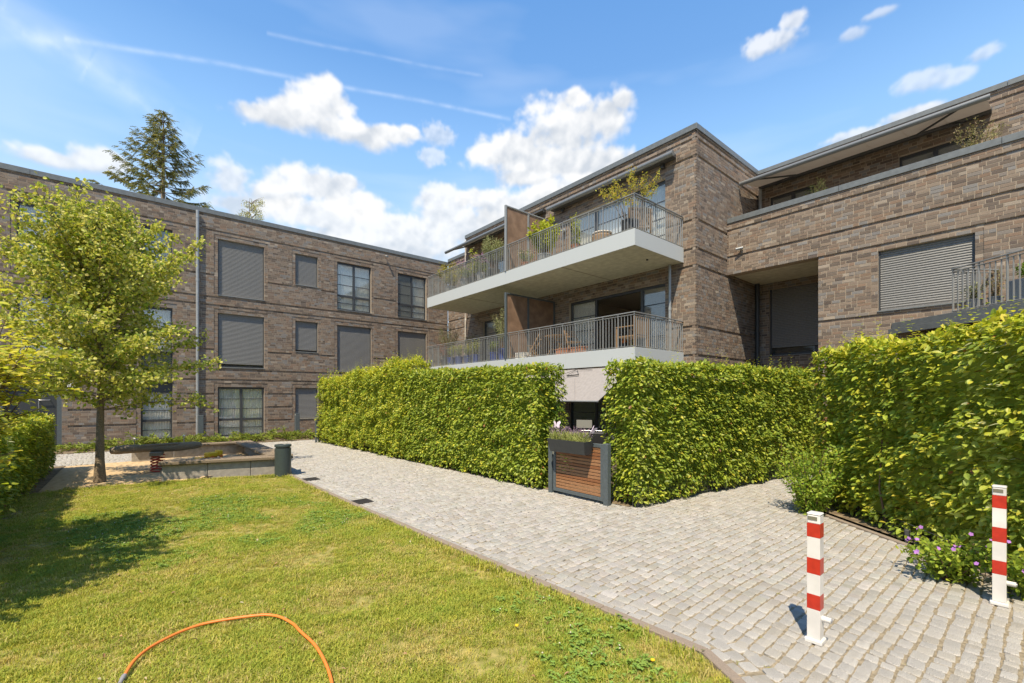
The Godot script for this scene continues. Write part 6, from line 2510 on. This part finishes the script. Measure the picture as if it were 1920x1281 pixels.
	# roof terrace of the wing
	potted("potted_grass", "green rosemary-like plant behind the far part of the roof parapet", Vector3(14.15, 6.152, -3.95), [0.22, 0.5, "dark_pot"], 0.95, 0.3, 620, 0.06, 0.012, [Color(0.10, 0.13, 0.04), Color(0.16, 0.18, 0.05)], 16, 0, Color.WHITE, "potted plants on the roof terrace", "leaf_matt", 0.2)
	potted("potted_olive", "straggly yellowish olive bush at the awning's near end on the roof terrace", Vector3(14.2, 6.152, -1.0), [0.26, 0.55, "dark_pot"], 1.2, 0.48, 760, 0.055, 0.014, [Color(0.33, 0.30, 0.14), Color(0.24, 0.24, 0.09), Color(0.40, 0.33, 0.2)], 15, 0, Color.WHITE, "potted plants on the roof terrace", "leaf_matt", 0.3)
	# terrace on the bay
	var e := Vector3(-0.593, 0, 0.806).normalized()
	var back := Vector3(0.806, 0, 0.593).normalized()
	var pb := thing("planter_trough", "long pale grey planter with green plants on the angled terrace", "planter", Vector3(13.67, 3.368, -2.35) + e * 2.25 + back * 0.3, atan2(-e.z, e.x))
	mb = MB.new()
	mb.bevel(Vector3(0, 0, -0.18), Vector3(1.5, 0.42, 0.18), 0.012)
	obj("trough", mb, "grey_pot", pb)
	M["grey_pot"].roughness = 0.5
	for i in 4:
		var pl := sub("plant", pb, Transform3D(Basis.IDENTITY, Vector3(0.2 + i * 0.36, 0, 0)))
		shrub("", "", "", Vector3.ZERO, 0.72, 0.17, 190, 0.055, 0.03, [Color(0.13, 0.24, 0.03), Color(0.2, 0.3, 0.04)], 7, "", pl, 0.4)
	potted("potted_plant", "small spiky grey-green plant in a grey pot on the angled terrace", Vector3(13.67, 3.368, -2.35) + e * 1.62 + back * 0.2, [0.13, 0.22, "grey_pot"], 0.4, 0.16, 150, 0.05, 0.02, OL, 8, 0, Color.WHITE, "pots on the angled terrace", "leaf_matt", 0.1)
	potted("potted_plant", "dry brown-stemmed climber in a pot on the angled terrace", Vector3(13.67, 3.368, -2.35) + e * 1.95 + back * 0.25, [0.12, 0.2, "grey_pot"], 0.62, 0.14, 190, 0.04, 0.018, [Color(0.30, 0.22, 0.12), Color(0.24, 0.24, 0.10)], 9, 0, Color.WHITE, "pots on the angled terrace", "leaf_matt", 0.1)


func folding_chair(label: String, at: Vector3, turn: float) -> void:
	var o := thing("folding_chair", label, "chair", at, turn, "slatted folding chairs on the lower balcony")
	for s in [-1, 1]:
		var mb := MB.new()
		bar(mb, Vector3(s * 0.2, 0, -0.22), Vector3(s * 0.2, 0.84, 0.24), 0.018, 0.03)
		obj("leg", mb, "teak", o)
		mb = MB.new()
		bar(mb, Vector3(s * 0.17, 0, 0.22), Vector3(s * 0.17, 0.46, -0.2), 0.018, 0.03)
		obj("leg", mb, "teak", o)
	for i in 6:
		var mb := MB.new()
		mb.box(Vector3(-0.2, 0.44, -0.19 + i * 0.068), Vector3(0.2, 0.456, -0.142 + i * 0.068))
		obj("seat_slat", mb, "teak", o)
	for i in 3:
		var mb := MB.new()
		mb.box(Vector3(-0.2, 0.62 + i * 0.085, 0.135 + i * 0.045), Vector3(0.2, 0.675 + i * 0.085, 0.152 + i * 0.045))
		obj("back_slat", mb, "teak", o)


func bistro_table(at: Vector3) -> void:
	var o := thing("bistro_table", "round slatted folding table on the lower balcony", "table", at)
	for i in 8:
		var z := -0.30 + i * 0.085
		var w := sqrt(maxf(0.02, 0.34 * 0.34 - pow(z + 0.03, 2)))
		var mb := MB.new()
		mb.box(Vector3(-w, 0.715, z), Vector3(w, 0.735, z + 0.07))
		obj("top_slat", mb, "teak", o)
	for s in [-1, 1]:
		for d in [-1, 1]:
			var mb := MB.new()
			bar(mb, Vector3(-0.26 * d, 0, s * 0.2), Vector3(0.24 * d, 0.712, s * 0.2), 0.018, 0.03)
			obj("leg", mb, "teak", o)


func armchair(called: String, label: String, at: Vector3, turn: float, mat: String) -> void:
	var o := thing(called, label, "chair", at, turn, "armchairs on the balconies")
	var mb := MB.new()
	for q in [[-0.3, -0.28, 0.62], [0.3, -0.28, 0.62], [-0.3, 0.28, 0.88], [0.3, 0.28, 0.88]]:
		mb = MB.new()
		mb.bevel(Vector3(q[0] - 0.028, 0, q[1] - 0.028), Vector3(q[0] + 0.028, q[2], q[1] + 0.028), 0.005)
		obj("leg", mb, mat, o)
	for s in [-1, 1]:
		mb = MB.new()
		mb.bevel(Vector3(s * 0.3 - 0.04, 0.62, -0.32), Vector3(s * 0.3 + 0.04, 0.65, 0.25), 0.006)
		obj("armrest", mb, mat, o)
	mb = MB.new()
	mb.bevel(Vector3(-0.27, 0.36, -0.3), Vector3(0.27, 0.40, 0.28), 0.006)
	obj("seat", mb, mat, o)
	for i in 9:
		mb = MB.new()
		mb.box(Vector3(-0.265 + i * 0.06, 0.42, 0.265), Vector3(-0.225 + i * 0.06, 0.84, 0.285))
		obj("back_slat", mb, mat, o)
	mb = MB.new()
	mb.bevel(Vector3(-0.27, 0.84, 0.25), Vector3(0.27, 0.89, 0.3), 0.006)
	obj("top_rail", mb, mat, o)


# ---------------------------------------------------------------- planting at the feet of walls and hedges

func make_planting() -> void:
	# spreading juniper along the far wall
	var spots := [[-1.2, 0.34, "thin trailing juniper next to the entrance door"], [-0.2, 0.5, "spreading juniper directly behind the tree trunk"], [0.75, 0.62, "spreading juniper under the narrow stair window"], [1.45, 0.5, "spreading juniper left of the downpipe"], [2.45, 0.46, "spreading juniper right of the downpipe, below the curtained window"], [3.35, 0.5, "spreading juniper below the middle of the curtained window"], [4.25, 0.56, "spreading juniper between the curtained window and the second pillar light"], [5.0, 0.5, "spreading juniper at the far gate end of the bed"]]
	for s in spots:
		var o := thing("juniper", s[2], "ground cover", Vector3(s[0], 0, -18.75), 0.0, "junipers along the far wall")
		var wood := MB.new()
		var k := Copies.new()
		for i in 26:
			var a := rng.randf() * TAU
			var l := rng.randf_range(0.45, 1.05)
			var d := Vector3(cos(a), rng.randf_range(0.15, 0.75) * s[1] * 1.5, sin(a) * 0.95).normalized()
			var pts := bough(wood, Vector3(rng.randfn() * 0.12, 0.05, rng.randfn() * 0.25), d, l, 0.012, -0.22)
			for j in 34:
				var p := along_pts(pts, rng.randf_range(0.15, 1.0))
				k.leaf(p + rand_dir() * 0.04, d + rand_dir() * 0.7, Vector3.UP + rand_dir() * 0.6, rng.randf_range(0.08, 0.15), 0.03, spread([Color(0.25, 0.31, 0.05), Color(0.32, 0.37, 0.06), Color(0.18, 0.24, 0.045)][rng.randi_range(0, 2)], 0.25))
		obj("stems", wood, "twig", o)
		copies_node("foliage", k, leaf_mesh(0.3, 0.1), M["leaf_matt"], o).set_meta("kind", "stuff")
	# loose bush at the end of the tall hedge
	shrub("leafy_bush", "loose light green bush at the inner end of the tallest hedge", "bush", Vector3(7.28, 0, -2.12), 1.02, 0.46, 2300, 0.05, 0.026, [Color(0.22, 0.34, 0.045), Color(0.30, 0.41, 0.05), Color(0.37, 0.45, 0.055)], 30, "", null, 0.0, "leaf", 0.06)
	# cranesbill with purple flowers
	var pos := [[Vector3(5.62, 0, -0.55), 0.40, "purple cranesbill clump left of the nearer hedge post"], [Vector3(5.62, 0, -0.04), 0.42, "purple cranesbill clump right behind the second striped post"], [Vector3(5.18, 0, 0.36), 0.40, "purple cranesbill clump at the edge of the picture"]]
	for q in pos:
		var o := shrub("cranesbill", q[2], "flowers", q[0], q[1], 0.36, 900, 0.042, 0.034, [Color(0.26, 0.36, 0.045), Color(0.36, 0.44, 0.05), Color(0.2, 0.29, 0.04)], 26, "cranesbill clumps", null, 0.0, "leaf", 0.2)
		var k := Copies.new()
		for i in 15:
			var a := rng.randf() * TAU
			var r := 0.38 * sqrt(rng.randf())
			var p := Vector3(cos(a) * r - 0.05, q[1] * rng.randf_range(0.6, 1.08), sin(a) * r)
			var n := (Vector3(-0.7, 0.7, 0.1) + rand_dir() * 0.5).normalized()
			var u := n.cross(Vector3.UP).normalized()
			var v := n.cross(u)
			for m in 5:
				k.leaf(p, (u * cos(m * 1.2566) + v * sin(m * 1.2566)) + n * 0.2, n, 0.018, 0.018, spread(Color(0.44, 0.20, 0.60), 0.15))
		copies_node("blossoms", k, hedge_leaf, M["petal"], o).set_meta("kind", "stuff")
